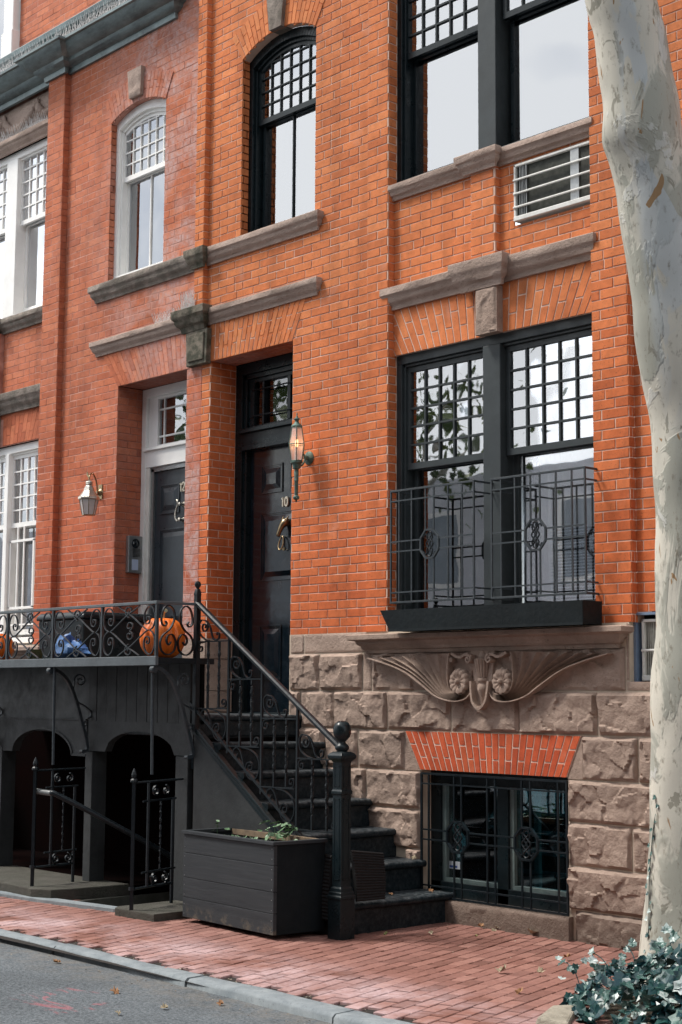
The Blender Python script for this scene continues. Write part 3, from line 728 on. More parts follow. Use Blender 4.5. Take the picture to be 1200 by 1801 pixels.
# white windows of the red house
arch_window(H12,A12,-5.785,-4.915,6.735,5.235,.055,WHITE,-5.696,-4.985,6.225,5.36,.113,CURT,GLR)
w3=bay_window(H12,-8.85,-6.79,5.215,6.965,-7.772,-7.56,WHITE,.08,(-8.43,-7.81),(-7.54,-6.90),6.236,6.90,5.34,6.236,5,None,glass('sky reflecting glass',.55))
room(w3,-8.8,-6.7,5.2,7.0,.9,CURT)
w4=bay_window(H12,-8.85,-6.79,1.99,3.93,-7.625,-7.555,WHITE,.08,(-8.40,-7.66),(-7.535,-6.90),3.163,3.80,2.12,3.163,5,None,GLR)
room(w4,-8.8,-6.7,1.9,4.0,.5,CURT)
gr=MB()
for x in (-7.53,-7.10): gr.box(x-.012,x+.012,.10,.118,2.325,2.98)
for z in (2.325,2.98): gr.box(-7.542,-7.088,.10,.118,z-.012,z+.012)
for x in (-7.40,-7.285): gr.box(x-.009,x+.009,.104,.116,2.10,3.12)
gr.box(-7.6,-6.9,.105,.115,2.155,2.17); gr.build('security_bars',WHITE,w4)
w5=MB(); w5.box(-8.16,-8.02,.22,.34,8.04,9.3); w5.box(-8.22,-8.0,.20,.34,8.04,8.45); w5.box(-9.4,-8.16,.26,.34,8.02,8.12); w5.box(-8.30,-8.16,.27,.34,8.1,9.3)
w5=w5.build('window',WHITE,H12,bevel=.01); g5=MB(); g5.box(-9.4,-8.3,.32,.325,8.1,9.3); g5.build('pane',GLR,w5); 
for zz_ in (8.55,8.75): pass
room(w5,-9.4,-8.0,8.0,9.3,.5)
# basement window
bw=MB(); y=.11
bw.box(-1.757,-.464,y-.02,y+.05,.905,1.0); bw.box(-1.757,-1.665,y-.02,y+.05,.145,.905); bw.box(-1.145,-1.05,y-.02,y+.05,.145,.905); bw.box(-.56,-.464,y-.02,y+.05,.145,.905); bw.box(-1.757,-.464,y-.02,y+.05,.13,.245)
bw=bw.build('window',BLACK,H10,bevel=.003)
BWM=simple('dull green sash',(.16,.21,.20),(.10,.14,.14),10,.5)
fr=MB()
for a,c_ in ((-1.665,-1.145),(-1.05,-.56)):
    fr.box(a,a+.035,y,y+.03,.245,.905); fr.box(a+.035,c_,y,y+.03,.245,.27); fr.box(a+.16,a+.20,y+.05,y+.08,.245,.905); fr.box(c_-.015,c_,y,y+.03,.245,.905)
fr.build('sash',BWM,bw)
g=MB(); g.box(-1.665,-1.145,y+.032,y+.035,.245,.905); g.box(-1.05,-.56,y+.032,y+.035,.245,.905); g.build('pane',GLD,bw)
c=MB()
for k in range(5): c.box(-1.40,-.58,.30,.31,.33+.13*k,.36+.13*k)
c.build('blind',simple('blue grey slats',(.10,.17,.20),(.06,.10,.13),10,.6),bw)
room(bw,-1.76,-.46,.1,1.0,.7)
g=MB(); g.box(-1.63,-1.53,y+.029,y+.0315,.33,.38); g.build('sticker',simple('white sticker',(.55,.6,.65),(.5,.55,.6),5,.5),bw)
g=MB(); g.box(-1.625,-1.555,y+.0275,y+.0288,.338,.352); g.build('sticker_print',simple('blue print',(.03,.09,.30),(.03,.08,.25),5,.5),bw)

# ------------------------------------------------------------------ doors
def panel(mb,x0,x1,z0,z1,y,rais=True):
    t=.014
    for k,(a,d) in enumerate(((0,.010),(.012,.004))):
        mb.box(x0+a,x1-a,y-d,y,z1-a-t,z1-a); mb.box(x0+a,x1-a,y-d,y,z0+a,z0+a+t); mb.box(x0+a,x0+a+t,y-d,y,z0+a+t,z1-a-t); mb.box(x1-a-t,x1-a,y-d,y,z0+a+t,z1-a-t)
    if rais:
        i=.035; o_=.075
        if x1-x0<.2 or z1-z0<.2: o_=.06
        A=[(x0+i,y-.001,z0+i),(x1-i,y-.001,z0+i),(x1-i,y-.001,z1-i),(x0+i,y-.001,z1-i)]
        B=[(x0+o_,y-.016,z0+o_),(x1-o_,y-.016,z0+o_),(x1-o_,y-.016,z1-o_),(x0+o_,y-.016,z1-o_)]
        mb.add(A+B,[(0,1,5,4),(1,2,6,5),(2,3,7,6),(3,0,4,7),(4,5,6,7)])
def digit(mb,ch,x,z,h,y,w=.012):
    W=h*.5
    if ch=='1':
        mb.bar([(x+W*.6,y,z),(x+W*.6,y,z+h)],w/2,.006,(0,1,0)); mb.bar([(x+W*.25,y,z+h*.82),(x+W*.58,y,z+h*.97)],w/2.4,.006,(0,1,0))
    if ch=='0':
        mb.bar([(x+W/2+W*.46*math.cos(a*2*PI/28),y,z+h/2+h*.47*math.sin(a*2*PI/28)) for a in range(29)],w/2,.006,(0,1,0))
    if ch=='2':
        pts=catmull([Vector((x+W*a,y,z+h*c_)) for a,c_ in ((.02,.72),(.15,.93),(.5,1.0),(.85,.88),(.9,.68),(.65,.42),(.3,.2),(.05,.04))],5); mb.bar(pts,w/2,.006,(0,1,0))
        mb.bar([(x,y,z+.005),(x+W,y,z+.005)],w/2,.006,(0,1,0))
d=MB(); y=.27
d.box(-4.216,-3.165,y,y+.12,4.16,4.25); d.box(-4.216,-4.13,y,y+.12,1.36,4.16); d.box(-3.20,-3.165,y,y+.12,1.36,4.16)
d.box(-4.13,-4.09,y+.02,y+.12,1.36,4.16); d.box(-4.13,-3.2,y+.02,y+.12,4.12,4.16)
d.box(-4.13,-3.2,y-.005,y+.12,3.55,3.66); d.box(-4.15,-3.2,y-.035,y+.12,3.66,3.685); d.box(-4.14,-3.2,y-.02,y+.1,3.685,3.70); d.box(-4.12,-3.2,y-.015,y+.12,3.515,3.55)
d.box(-4.09,-4.02,y+.04,y+.12,3.70,4.12); d.box(-3.27,-3.2,y+.04,y+.12,3.70,4.12); d.box(-4.02,-3.27,y+.04,y+.12,4.085,4.12); d.box(-4.02,-3.27,y+.04,y+.12,3.70,3.725)
d.box(-3.59,-3.55,y+.035,y+.12,3.725,4.085); d.box(-3.91,-3.885,y+.035,y+.12,3.725,4.085)
for z in (3.80,4.02): d.tube([(-4.05,y+.03,z),(-3.2,y+.03,z)],.007,6)
d.box(-4.216,-3.165,y-.02,y+.2,1.335,1.362)
d.build('door_frame',BLACK,H10,bevel=.003)
g=MB(); g.box(-4.02,-3.27,y+.07,y+.073,3.72,4.09); g.build('transom_pane',GLT,H10)
g=MB(); g.box(-4.02,-3.2,y+.35,y+.36,3.6,4.2); g.build('transom_back',simple('hall ceiling',(.06,.05,.045),(.04,.035,.03),2,.8),H10)
dl=MB(); yd=.335
dl.box(-4.088,-3.2,yd,yd+.05,1.36,3.515)
for x0,x1 in ((-3.94,-3.665),(-3.57,-3.295)):
    panel(dl,x0,x1,3.14,3.38,yd); panel(dl,x0,x1,1.62,2.065,yd)
panel(dl,-3.94,-3.295,2.42,2.985,yd)
dl=dl.build('door',DOORB,H10,bevel=.002)
n_=MB(); digit(n_,'1',-3.675,3.015,.075,yd-.01); digit(n_,'0',-3.628,3.015,.075,yd-.01,.013); n_.build('house_number',NUM,dl)
# horse-head knocker with a ring
kn=MB(); hx=-3.60
kn.tube(catmull([Vector(p) for p in [(hx+.01,yd,2.885),(hx+.01,yd-.035,2.88),(hx-.002,yd-.06,2.85),(hx-.018,yd-.075,2.80),(hx-.03,yd-.078,2.765)]],5),[.030,.031,.032,.033,.034,.034,.033,.031,.029,.027,.025,.023,.021,.020,.019,.018,.018,.018,.017,.016,.012][:21],10)
for sx in (-1,1): kn.tube([(hx+.01+sx*.02,yd-.045,2.88),(hx+.012+sx*.03,yd-.04,2.915),(hx+.02+sx*.034,yd-.035,2.935)],[.010,.007,.001],6)
rp=[(hx-.03+.026*math.sin(a)*(1+.25*math.cos(a)),yd-.045-.012*math.cos(a),2.715-.055*math.cos(a)) for a in [2*PI*k/24 for k in range(25)]]
kn.tube(rp,.0065,8); kn.lathe((hx-.03,yd,2.67),[(.014,-.02),(.014,0)],10,'y'); kn.build('door_knocker',BRASS,dl,smooth=60)

d=MB(); y=.26
d.box(-5.560,-5.495,y,y+.10,1.36,4.235); d.box(-5.495,-4.50,y,y+.10,4.155,4.235); d.box(-5.495,-4.50,y+.003,y+.1,3.515,3.665); d.box(-5.51,-4.5,y-.02,y+.1,3.665,3.69)
d.box(-5.495,-5.36,y+.03,y+.1,3.69,4.155); d.box(-5.36,-4.5,y+.03,y+.1,3.69,3.715); d.box(-5.36,-4.5,y+.03,y+.1,4.13,4.155)
for x in (-5.285,-4.935,-4.62): d.box(x-.008,x+.008,y+.045,y+.07,3.715,4.13)
for z in (3.79,4.035): d.box(-5.36,-4.6,y+.046,y+.069,z-.008,z+.008)
d.build('door_frame',WHITE,H12,bevel=.004)
d=MB(); d.box(-5.495,-5.44,y+.01,y+.10,1.36,3.515); d.build('door_jamb',GREYW,H12,bevel=.004)
d=MB(); d.box(-5.44,-5.40,y+.028,y+.10,1.36,3.50); d.box(-5.44,-4.5,y+.028,y+.1,3.475,3.515)
for z in (2.25,1.7): d.tube([(-5.418,y+.02,z-.045),(-5.418,y+.02,z+.045)],.007,6)
d.build('weather_strip',STEEL,H12)
g=MB(); g.box(-5.36,-4.5,y+.055,y+.058,3.715,4.13); g.build('transom_pane',glass('grey transom glass',.25,(.6,.62,.65)),H12)
g=MB(); g.box(-5.4,-4.5,y+.3,y+.31,3.6,4.2); g.build('transom_back',simple('grey hall',(.25,.27,.29),(.15,.16,.18),2,.8),H12)
dl=MB(); yd=.31; dl.box(-5.40,-4.55,yd,yd+.05,1.36,3.475)
panel(dl,-5.316,-5.03,3.083,3.348,yd); panel(dl,-4.90,-4.62,3.083,3.348,yd); panel(dl,-5.316,-4.62,2.10,2.95,yd); panel(dl,-5.316,-4.62,1.5,1.98,yd)
dl=dl.build('door',DOOR12,H12,bevel=.002)
n_=MB(); digit(n_,'1',-5.025,3.262,.078,yd-.01); digit(n_,'2',-4.985,3.262,.078,yd-.01); n_.build('house_number',NUM,dl)
kn=MB(); hx=-4.985
kn.tube(catmull([Vector(p) for p in [(hx-.03,yd-.05,3.185),(hx,yd-.06,3.175),(hx+.005,yd-.06,3.14),(hx-.02,yd-.06,3.09),(hx-.02,yd-.065,3.03),(hx+.0,yd-.06,2.995)]],6),.0095,8)
for z in (3.145,3.01): kn.lathe((hx+.022,yd,z),[(.024,0),(.024,-.012),(.012,-.02),(.012,-.05),(.016,-.06),(.004,-.066)],14,'y')
kn.build('door_knocker',PALEB,dl,smooth=60)

# ------------------------------------------------------------------ things on the walls
def ac(name,label,x0,x1,z0,z1,y,rails,loc,fin=.008,vert=True):
    t=thing(name,label,'air conditioner',loc)
    f=MB(); q=.018
    f.box(x0,x1,y-.02,y+.3,z1-q,z1); f.box(x0,x1,y-.024,y+.3,z0,z0+q*1.8); f.box(x0,x0+q,y-.02,y+.3,z0,z1); f.box(x1-q,x1,y-.02,y+.3,z0,z1)
    for z in rails: f.box(x0,x1,y-.030,y-.018,z-.007,z+.007)
    f.build('casing',ACW,t,bevel=.004)
    g=MB(); x=x0+q
    while x<x1-q: g.box(x,x+fin*.45,y+.0,y+.02,z0+q,z1-q); x+=fin
    g.build('grille',ACG if vert else simple('pale fins',(.42,.42,.38),(.30,.30,.27),30,.5),t)
    g=MB(); g.box(x0+q,x1-q,y+.022,y+.03,z0+q,z1-q); g.build('backing',INNER,t)
    return t
a1=ac('air_conditioner','white framed air conditioner grille set in the brick panel below the upper window',-.905,-.232,4.70,5.098,.045,(4.795,4.89,4.985),(-.57,.05,4.7))
g=MB(); g.box(-.42,-.35,.035,.045,4.73,5.08); g.build('vent_strip',STEEL,a1)
g=MB(); g.box(-.80,-.795,.03,.045,4.73,5.08); 
for k in range(4): g.box(-.86+k*.013,-.857+k*.013,.035,.044,4.73,5.08)
g.build('fin_divider',STEEL,a1)
a2=ac('air_conditioner','tall ribbed air conditioner half hidden behind the tree trunk',.075,.68,1.60,1.975,.075,(1.785,),(.35,.07,1.6),.014,False)
g=MB(); g.box(.030,.048,.035,.2,1.57,2.0); g.box(.03,.72,.035,.2,2.0,2.016); g.box(.03,.72,.035,.2,1.553,1.57); g.build('sleeve',paint('blue grey sleeve',(.16,.22,.32),.5),a2)
g=MB(); g.box(.048,.72,.12,.13,1.57,2.0); g.build('sleeve_back',INNER,a2)

# lantern by door 10
t=thing('wall_lantern','long verdigris torch lantern, lit, on the orange wall right of door 10','wall lamp',(-2.957,0,3.3))
lx,ly=-2.955,-.135
c=MB(); c.lathe((lx,ly,0),[(.001,3.637),(.006,3.625),(.004,3.612),(.010,3.602),(.012,3.595),(.022,3.590),(.024,3.583),(.015,3.576),(.015,3.565),(.024,3.550),(.040,3.538),(.043,3.530),(.043,3.524)],12); c.build('cap',VERD,t,smooth=40)
c=MB(); c.lathe((lx,ly,0),[(.046,3.262),(.046,3.248),(.034,3.240),(.027,3.205),(.018,3.203),(.016,3.19),(.018,3.185),(.0165,3.12),(.018,3.115),(.0155,3.11),(.0135,3.0),(.022,2.995),(.026,2.985),(.022,2.972),(.008,2.965),(.006,2.955),(.001,2.945)],14); c.build('stem',VERD,t,smooth=40)
c=MB(); NS=6
for k in range(NS):
    a=2*PI*k/NS+.3; P_=lambda r,z:(lx+r*math.cos(a),ly+r*math.sin(a),z)
    c.tube([P_(.043,3.526),P_(.066,3.39),P_(.046,3.262)],.0035,5)
for r_,z in ((.066,3.39),(.044,3.522),(.047,3.264)): 
    c.tube([(lx+r_*math.cos(2*PI*k/NS+.3),ly+r_*math.sin(2*PI*k/NS+.3),z) for k in range(NS+1)],.0035,5)
c.build('cage',VERD,t)
gmat=NT('lantern glass'); gmat.p.inputs['Alpha'].default_value=.38; gmat.fin((.80,.74,.74),.08); 
c=MB(); c.lathe((lx,ly,0),[(.042,3.524),(.065,3.39),(.045,3.264)],NS,'z',False,.3); c.build('glass',gmat.m,t)
em=NT('glowing bulb'); em.p.inputs['Emission Color'].default_value=(1,.50,.18,1); em.p.inputs['Emission Strength'].default_value=4; em.fin((1,.8,.6),.3)
c=MB(); c.lathe((lx,ly,3.39),[(.001,.045),(.010,.03),(.014,.01),(.010,-.01),(.008,-.02)],10); c.build('bulb',em.m,t,smooth=60)
c=MB(); c.lathe((lx,ly,3.27),[(.015,0),(.015,.10)],10); c.build('candle_sleeve',simple('ivory sleeve',(.8,.68,.6),(.75,.62,.55),9,.6),t,smooth=40)
c=MB(); c.lathe((-2.957,0,3.30),[(.052,-.0),(.052,-.012),(.040,-.02),(.018,-.024),(.018,-.05),(.003,-.06)],16,'y')
c.tube(catmull([Vector(p) for p in [(-2.957,-.045,3.30),(-2.957,-.06,3.26),(-2.956,-.085,3.235),(-2.955,-.12,3.235)]],5),.008,8)
c.tube([(-2.957,-.045,3.30),(-2.957,-.07,3.33),(-2.957,-.06,3.36)],[.010,.007,.002],6); c.build('bracket',VERD,t,smooth=40)
ld=bpy.data.lights.new('lantern_light','POINT'); ld.energy=.6; ld.color=(1,.45,.14); ld.shadow_soft_size=.03
lo=bpy.data.objects.new('lantern_light',ld); col.objects.link(lo); lo.location=(lx,ly-.0,3.40)
# lantern by door 12
t=thing('wall_lantern','brass carriage lantern with bell roof, unlit, on the red wall left of door 12','wall lamp',(-5.80,0,3.3))
lx,ly=-5.69,-.20
c=MB(); c.lathe((lx,ly,0),[(.030,3.352),(.034,3.345),(.028,3.338),(.036,3.325),(.050,3.285),(.078,3.245),(.094,3.228),(.096,3.212),(.088,3.205)],8,'z',True,.2); c.build('roof',PALEB,t)
c=MB(); c.lathe((lx,ly,0),[(.003,3.395),(.008,3.375),(.030,3.37),(.034,3.358),(.028,3.35)],14); c.build('cap',PALEB,t,smooth=40)
c=MB()
for k in range(8):
    a=2*PI*k/8+.2; c.tube([(lx+.084*math.cos(a),ly+.084*math.sin(a),3.205),(lx+.056*math.cos(a),ly+.056*math.sin(a),3.070)],.003,5)
c.lathe((lx,ly,0),[(.058,3.073),(.058,3.066),(.02,3.064)],8,'z',True,.2)
c.build('cage',BRASS,t)
fg=NT('frosted glass'); fg.fin((.62,.60,.58),.35); fg.p.inputs['Alpha'].default_value=.75
c=MB(); c.lathe((lx,ly,0),[(.082,3.205),(.055,3.071)],8,'z',True,.2); c.build('glass',fg.m,t)
c=MB(); c.lathe((-5.80,0,3.30),[(.038,0),(.038,-.01),(.026,-.02),(.012,-.03),(.012,-.05)],8,'y',True,.2); c.box(-5.83,-5.77,-.012,0,3.24,3.37)
c.tube(catmull([Vector(p) for p in [(-5.80,-.04,3.31),(-5.795,-.06,3.40),(-5.77,-.11,3.455),(-5.72,-.17,3.44),(-5.695,-.20,3.40),(-5.69,-.2,3.37)]],6),.007,8)
c.tube([(-5.80,-.03,3.28),(-5.76,-.10,3.27),(-5.72,-.14,3.28)],.007,6); c.tube([(lx-.0,ly-.002,3.40),(lx-.03,ly,3.43),(lx-.035,ly,3.455)],[.006,.010,.006],6)
c.build('bracket',BRASS,t,smooth=50)
# intercom
t=thing('intercom','grey steel intercom panel with black lens on the brick reveal of door 12','intercom',(-5.55,.18,2.57))
c=MB(); c.box(-5.556,-5.512,.112,.258,2.57,2.90); c.build('faceplate',STEEL,t,bevel=.005)
c=MB(); c.lathe((-5.512,.185,2.832),[(.042,0),(.042,.008),(.034,.010),(.030,.003),(.012,.012),(.001,.014)],20,'x'); c.build('lens',DOORB,t,smooth=40)
c=MB()
for k in range(7): c.box(-5.513,-5.509,.155,.235,2.715+k*.011,2.719+k*.011)
c.build('speaker_slots',INNER,t)
c=MB(); c.box(-5.513,-5.508,.150,.215,2.595,2.69); c.build('name_card',simple('pale blue card',(.60,.68,.85),(.55,.62,.80),3,.4),t)

# ------------------------------------------------------------------ iron rails at the big window
def squiggle(mb,cx,cz,hw,hh,y,r=.0055):
    # interlaced knot inside the octagon
    for s_ in (-1,1):
        pts=[(-.62*s_,.52),(-.50*s_,.70),(-.30*s_,.62),(-.30*s_,.42),(.0,.0),(.32*s_,-.42),(.32*s_,-.64),(.50*s_,-.72),(.62*s_,-.52)]
        mb.tube(catmull([Vector((cx+a*hw,y,cz+c_*hh)) for a,c_ in pts],5),r,6)
        pts=[(.0,.88),(.20*s_,.78),(.20*s_,.60),(-.05*s_,.36),(-.38*s_,.0),(-.05*s_,-.36),(.20*s_,-.60),(.20*s_,-.78),(.0,-.88)]
        mb.tube(catmull([Vector((cx+a*hw,y,cz+c_*hh)) for a,c_ in pts],5),r,6)
def octagon(mb,cx,cz,hw,hh,y,w=.006,d=.008):
    k=.42; pts=[(cx+a*hw,y,cz+c_*hh) for a,c_ in ((-k,1),(k,1),(1,k),(1,-k),(k,-1),(-k,-1),(-1,-k),(-1,k),(-k,1))]
    for p,q in zip(pts[:-1],pts[1:]): mb.bar([p,q],w,d,(0,1,0))
JP=(-.12)
def juliet(label,x0,x1,zt):
    t=thing('window_railing',label,'railing',((x0+x1)/2,JP,2.1),'iron window railings'); zb=zt-.787; W=x1-x0
    fr=[0,.105,.26,.43,.53,.70,.865,1]; zs=[zt,zt-.072,zt-.36,zt-.43,zt-.717,zt-.787]
    ocx=x0+W*.48; ocz=(zs[2]+zs[3])/2
    f=MB()
    for z in (zs[0],zs[5]):
        f.box(x0-.007,x1+.007,JP-.006,JP+.006,z-.007,z+.007)
        for x in (x0,x1): f.box(x-.007,x+.007,JP+.006,.08,z-.0065,z+.0065)
    for x in (x0,x1): f.box(x-.0065,x+.0065,JP-.0055,JP+.0055,zb,zt)
    f.build('frame',IRONG,t,bevel=.0015)
    for z in (zs[1],zs[4]):
        g=MB(); g.box(x0,x1,JP-.005,JP+.005,z-.005,z+.005)
        for x in (x0,x1): g.box(x-.005,x+.005,JP+.006,.08,z-.005,z+.005)
        g.build('cross_bar',IRONG,t)
    for z in (zs[2],zs[3]):
        for a,b_ in ((x0,ocx-.085),(ocx+.085,x1)): g=MB(); g.box(a,b_,JP-.005,JP+.005,z-.005,z+.005); g.build('cross_bar',IRONG,t)
    for k,q in enumerate(fr[1:-1]):
        x=x0+W*q; g=MB()
        if k in (2,3): g.box(x-.005,x+.005,JP-.0045,JP+.0045,zb,ocz-.097); g.build('upright',IRONG,t); g=MB(); g.box(x-.005,x+.005,JP-.0045,JP+.0045,ocz+.097,zt)
        else: g.box(x-.005,x+.005,JP-.0045,JP+.0045,zb,zt)
        g.build('upright',IRONG,t)
    g=MB(); octagon(g,ocx,ocz,.085,.098,JP); g.build('octagon',IRONG,t)
    g=MB(); squiggle(g,ocx,ocz,.085,.098,JP); g.build('knot',IRON,t,smooth=60)
juliet('left iron railing across the big window, its octagon knot low down',-1.943,-1.150,2.935)
juliet('right iron railing across the big window, closer to the tree',-.990,-.208,2.928)
t=thing('flower_box','long black tapered timber flower box on the carved ledge','flower box',(-1.0,-.1,1.94))
c=MB(); yb,yf=-.03,-.225
def taper(mb,x0t,x1t,x0b,x1b,yft,yfb,yb_,z0,z1):
    mb.add([(x0b,yfb,z0),(x1b,yfb,z0),(x1b,yb_,z0),(x0b,yb_,z0),(x0t,yft,z1),(x1t,yft,z1),(x1t,yb_,z1),(x0t,yb_,z1)],[(0,3,2,1),(0,1,5,4),(1,2,6,5),(2,3,7,6),(3,0,4,7)])
taper(c,-1.945,-.155,-1.86,-.16,-.225,-.215,-.03,1.945,2.09); taper(c,-1.915,-.18,-1.84,-.18,-.205,-.2,-.05,1.95,2.089)
c.add([(-1.945,-.225,2.09),(-.155,-.225,2.09),(-.18,-.205,2.089),(-1.915,-.205,2.089)],[(0,1,2,3)])
c.build('box',BOX,t,bevel=.003)
c=MB(); c.box(-1.865,-.158,-.222,-.214,1.94,1.958); c.build('plinth_strip',BOX,t)
c=MB(); c.box(-1.9,-.18,-.2,-.05,2.0,2.07); c.build('soil',SOIL,t)

# basement grille
t=thing('window_grille','black iron grille with two octagon knots over the basement window','window grille',(-1.1,-.02,.15))
f=MB(); yg=-.03
for z in (.973,.157): f.box(-1.733,-.448,yg-.007,yg+.007,z-.007,z+.007)
for x in (-1.728,-.454): f.box(x-.007,x+.007,yg-.0065,yg+.0065,.157,.973)
f.build('frame',IRON,t)
g=MB()
for z in (.906,.226):
    h=MB(); h.box(-1.728,-.454,yg-.006,yg+.006,z-.005,z+.005); h.build('cross_bar',IRON,t)
for z in (.597,.531):
    for a,c_ in ((-1.728,-1.485),(-1.295,-.885),(-.69,-.454)):
        h=MB(); h.box(a,c_,yg-.006,yg+.006,z-.005,z+.005); h.build('cross_bar',IRON,t)
for x in (-1.66,-1.423,-1.356,-1.124,-1.055,-.826,-.754,-.526):
    g=MB()
    if x in (-1.423,-1.356,-.826,-.754): g.box(x-.006,x+.006,yg-.005,yg+.005,.157,.465); g.build('upright',IRON,t); g=MB(); g.box(x-.006,x+.006,yg-.005,yg+.005,.663,.973)
    else: g.box(x-.006,x+.006,yg-.005,yg+.005,.157,.973)
    g.build('upright',IRON,t)
for cx in (-1.39,-.79):
    g=MB(); octagon(g,cx,.564,.095,.10,yg,.007,.010); g.build('octagon',IRON,t)
    g=MB(); squiggle(g,cx,.564,.095,.10,yg,.006); g.build('knot',IRON,t,smooth=60)

# ------------------------------------------------------------------ stoop
ST=thing('stoop','black painted stoop with boarded arcade below and seven steps up to door 10','stoop',(-3,-.5,0))
YS=-.985
for i in range(7):
    xn=-1.448-.2587*i; zt=.195+.193*i; c=MB(); pf=[]
    r=.024
    for k in range(7):
        a=-PI/2+PI*k/6; pf.append((xn-r+r*math.cos(a),zt-r+r*math.sin(a)))
    back=xn-.40
    poly=[(xn-.035,zt-.19 if i else -.02)]+[(xn-.035,zt-2*r)]+pf+[(back,zt),(back,zt-.19 if i else -.02)]
    rings=[]
    for k in range(15):
        yy=YS+(0-.001-YS)*k/14
        rings.append([(px+.004*noise.noise(Vector((px*6,yy*5,i))),yy,pz+(.004*noise.noise(Vector((yy*4,px*4,i*3.3))) if pz>0 else 0)+(.006*(yy/YS) if True else 0)) for px,pz in poly])
    c.loft(rings,True,True); c.build('step',STEPM,ST,smooth=35)
c=MB(); c.box(-6.6,-3.0-.02,YS,-.001,1.20,1.353); c.box(-4.214,-3.167,-.001,.27,1.2,1.352); c.box(-5.56,-4.54,-.001,.27,1.2,1.352); c.build('landing',STEPM,ST,bevel=.01)
# stringer and side panel
c=MB(); c.prism([(-3.015,1.262),(-1.52,.205),(-1.52,.0),(-3.015,.0)],YS-.003,YS-.028); c.build('side_panel',WOODG,ST)
c=MB(); sl=[(-3.03,1.30),(-1.50,.222),(-1.50,.196),(-3.03,1.272)]; c.prism(sl,YS+.0,YS-.042); sl=[(-3.03,1.262),(-1.5,.187),(-1.5,.150),(-3.03,1.226)]; c.prism(sl,YS+.0,YS-.034); c.build('stringer',BLACK,ST,bevel=.003)
YA=-.985
# arcade wall
def arc_panel(mb,x0,x1,zt,zs,za,y0,y1,ax0,ax1):
    n=20; cx=(ax0+ax1)/2; hw=(ax1-ax0)/2
    pts=[(ax0+(ax1-ax0)*k/n, zs+(za-zs)*math.sqrt(max(0,1-((ax0+(ax1-ax0)*k/n-cx)/hw)**2))) for k in range(n+1)]
    for k in range(n): mb.prism([pts[k],pts[k+1],(pts[k+1][0],zt),(pts[k][0],zt)],y0,y1)
    mb.prism([(x0,zs),(ax0,zs),(ax0,zt),(x0,zt)],y0,y1); mb.prism([(ax1,zs),(x1,zs),(x1,zt),(ax1,zt)],y0,y1)
c=MB(); arc_panel(c,-4.40,-3.05,1.295,1.065,1.225,YA-.012,YA+.05,-4.155,-3.27); c.build('arch_board',WOODG,ST)
c=MB(); arc_panel(c,-5.70,-4.402,1.295,1.03,1.225,YA-.02,YA+.05,-5.50,-4.60); c.build('arch_board',WOODG,ST)
c=MB(); cx,hw=-5.05,.45
c.bar([(cx-hw*math.cos(PI*k/24),YA-.022,1.03+.195*math.sin(PI*k/24)) for k in range(25)],.009,.006,(0,1,0)); c.bar([(-4.60,YA-.022,1.03),(-4.402,YA-.022,1.03)],.009,.006,(0,1,0)); c.box(-5.70,-4.41,YA-.026,YA-.0065,1.2955,1.306)
c.build('arch_trim',WOODG,ST)
c=MB(); arc_panel(c,-7.0,-5.705,1.295,1.03,1.225,YA-.02,YA+.05,-6.85,-5.85); c.build('arch_board',WOODG,ST)
# boards
x=-4.40; widths=[.115,.13,.135,.135,.133,.131,.13,.126,.138,.14]
for w in widths:
    c=MB(); yy=YA-.010-rnd.uniform(0,.003); c.box(x+.002,x+w-.002,yy,YA+.03,1.294,1.735); c.build('board',WOODG,ST,bevel=.0025); x+=w
c=MB(); c.box(-6.6,-4.402,YA-.006,YA+.03,1.296,1.735); c.build('side_board',paint('dark board',(.020,.023,.024),.5,.1,wear=.4),ST)
c=MB(); c.box(-6.6,-3.02,YA+.031,YA+.06,1.29,1.735); c.build('board_backing',INNER,ST)
for x0,x1,zb in ((-4.405,-4.308,.083),(-3.235,-3.09,.0),(-5.70,-5.655,.083)):
    c=MB(); c.box(x0,x1,YA-.025,YA+.11,zb,1.06); c.build('post',WOODG,ST,bevel=.004)
# vault behind the arcade, its deep shade painted near black
c=MB(); c.box(-7.4,-3.97,-.855,-.05,.0,.075); c.box(-7.4,-7.35,YA,-.03,-1.2,1.2); c.box(-7.4,-3.03,-.06,-.03,-1.2,1.19); c.box(-3.06,-3.03,YA+.0,-.06,-1.2,1.19); c.build('vault_wall',simple('shaded cellar wall',(.006,.003,.0028),(.004,.003,.003),3,.9,spec=0),ST)

# ------------------------------------------------------------------ stair railing
SR=thing('stair_railing','wrought iron stair railing with twisted balusters and ball topped newel post','railing',(-2.2,-1.02,0))
YR=-1.02
def rail_z(x): return 2.155+(x+2.99)*(1.172-2.155)/(-1.46+2.99)
c=MB(); A_=Vector((-2.99,YR,rail_z(-2.99)-.0)); B_=Vector((-1.45,YR,rail_z(-1.45)))
rings=[]
for p in (A_,B_): rings.append([(p[0],p[1]-.024,p[2]-.022),(p[0],p[1]+.024,p[2]-.022),(p[0],p[1]+.024,p[2]),(p[0],p[1]+.012,p[2]+.012),(p[0],p[1]-.012,p[2]+.012),(p[0],p[1]-.024,p[2])])
c.loft(rings); c.build('handrail',IRON,SR,bevel=.003)
c=MB(); c.bar([(-3.06,YR,1.446),(-1.50,YR,.352)],.008,.012,(0,1,0)); c.build('bottom_rail',IRON,SR)
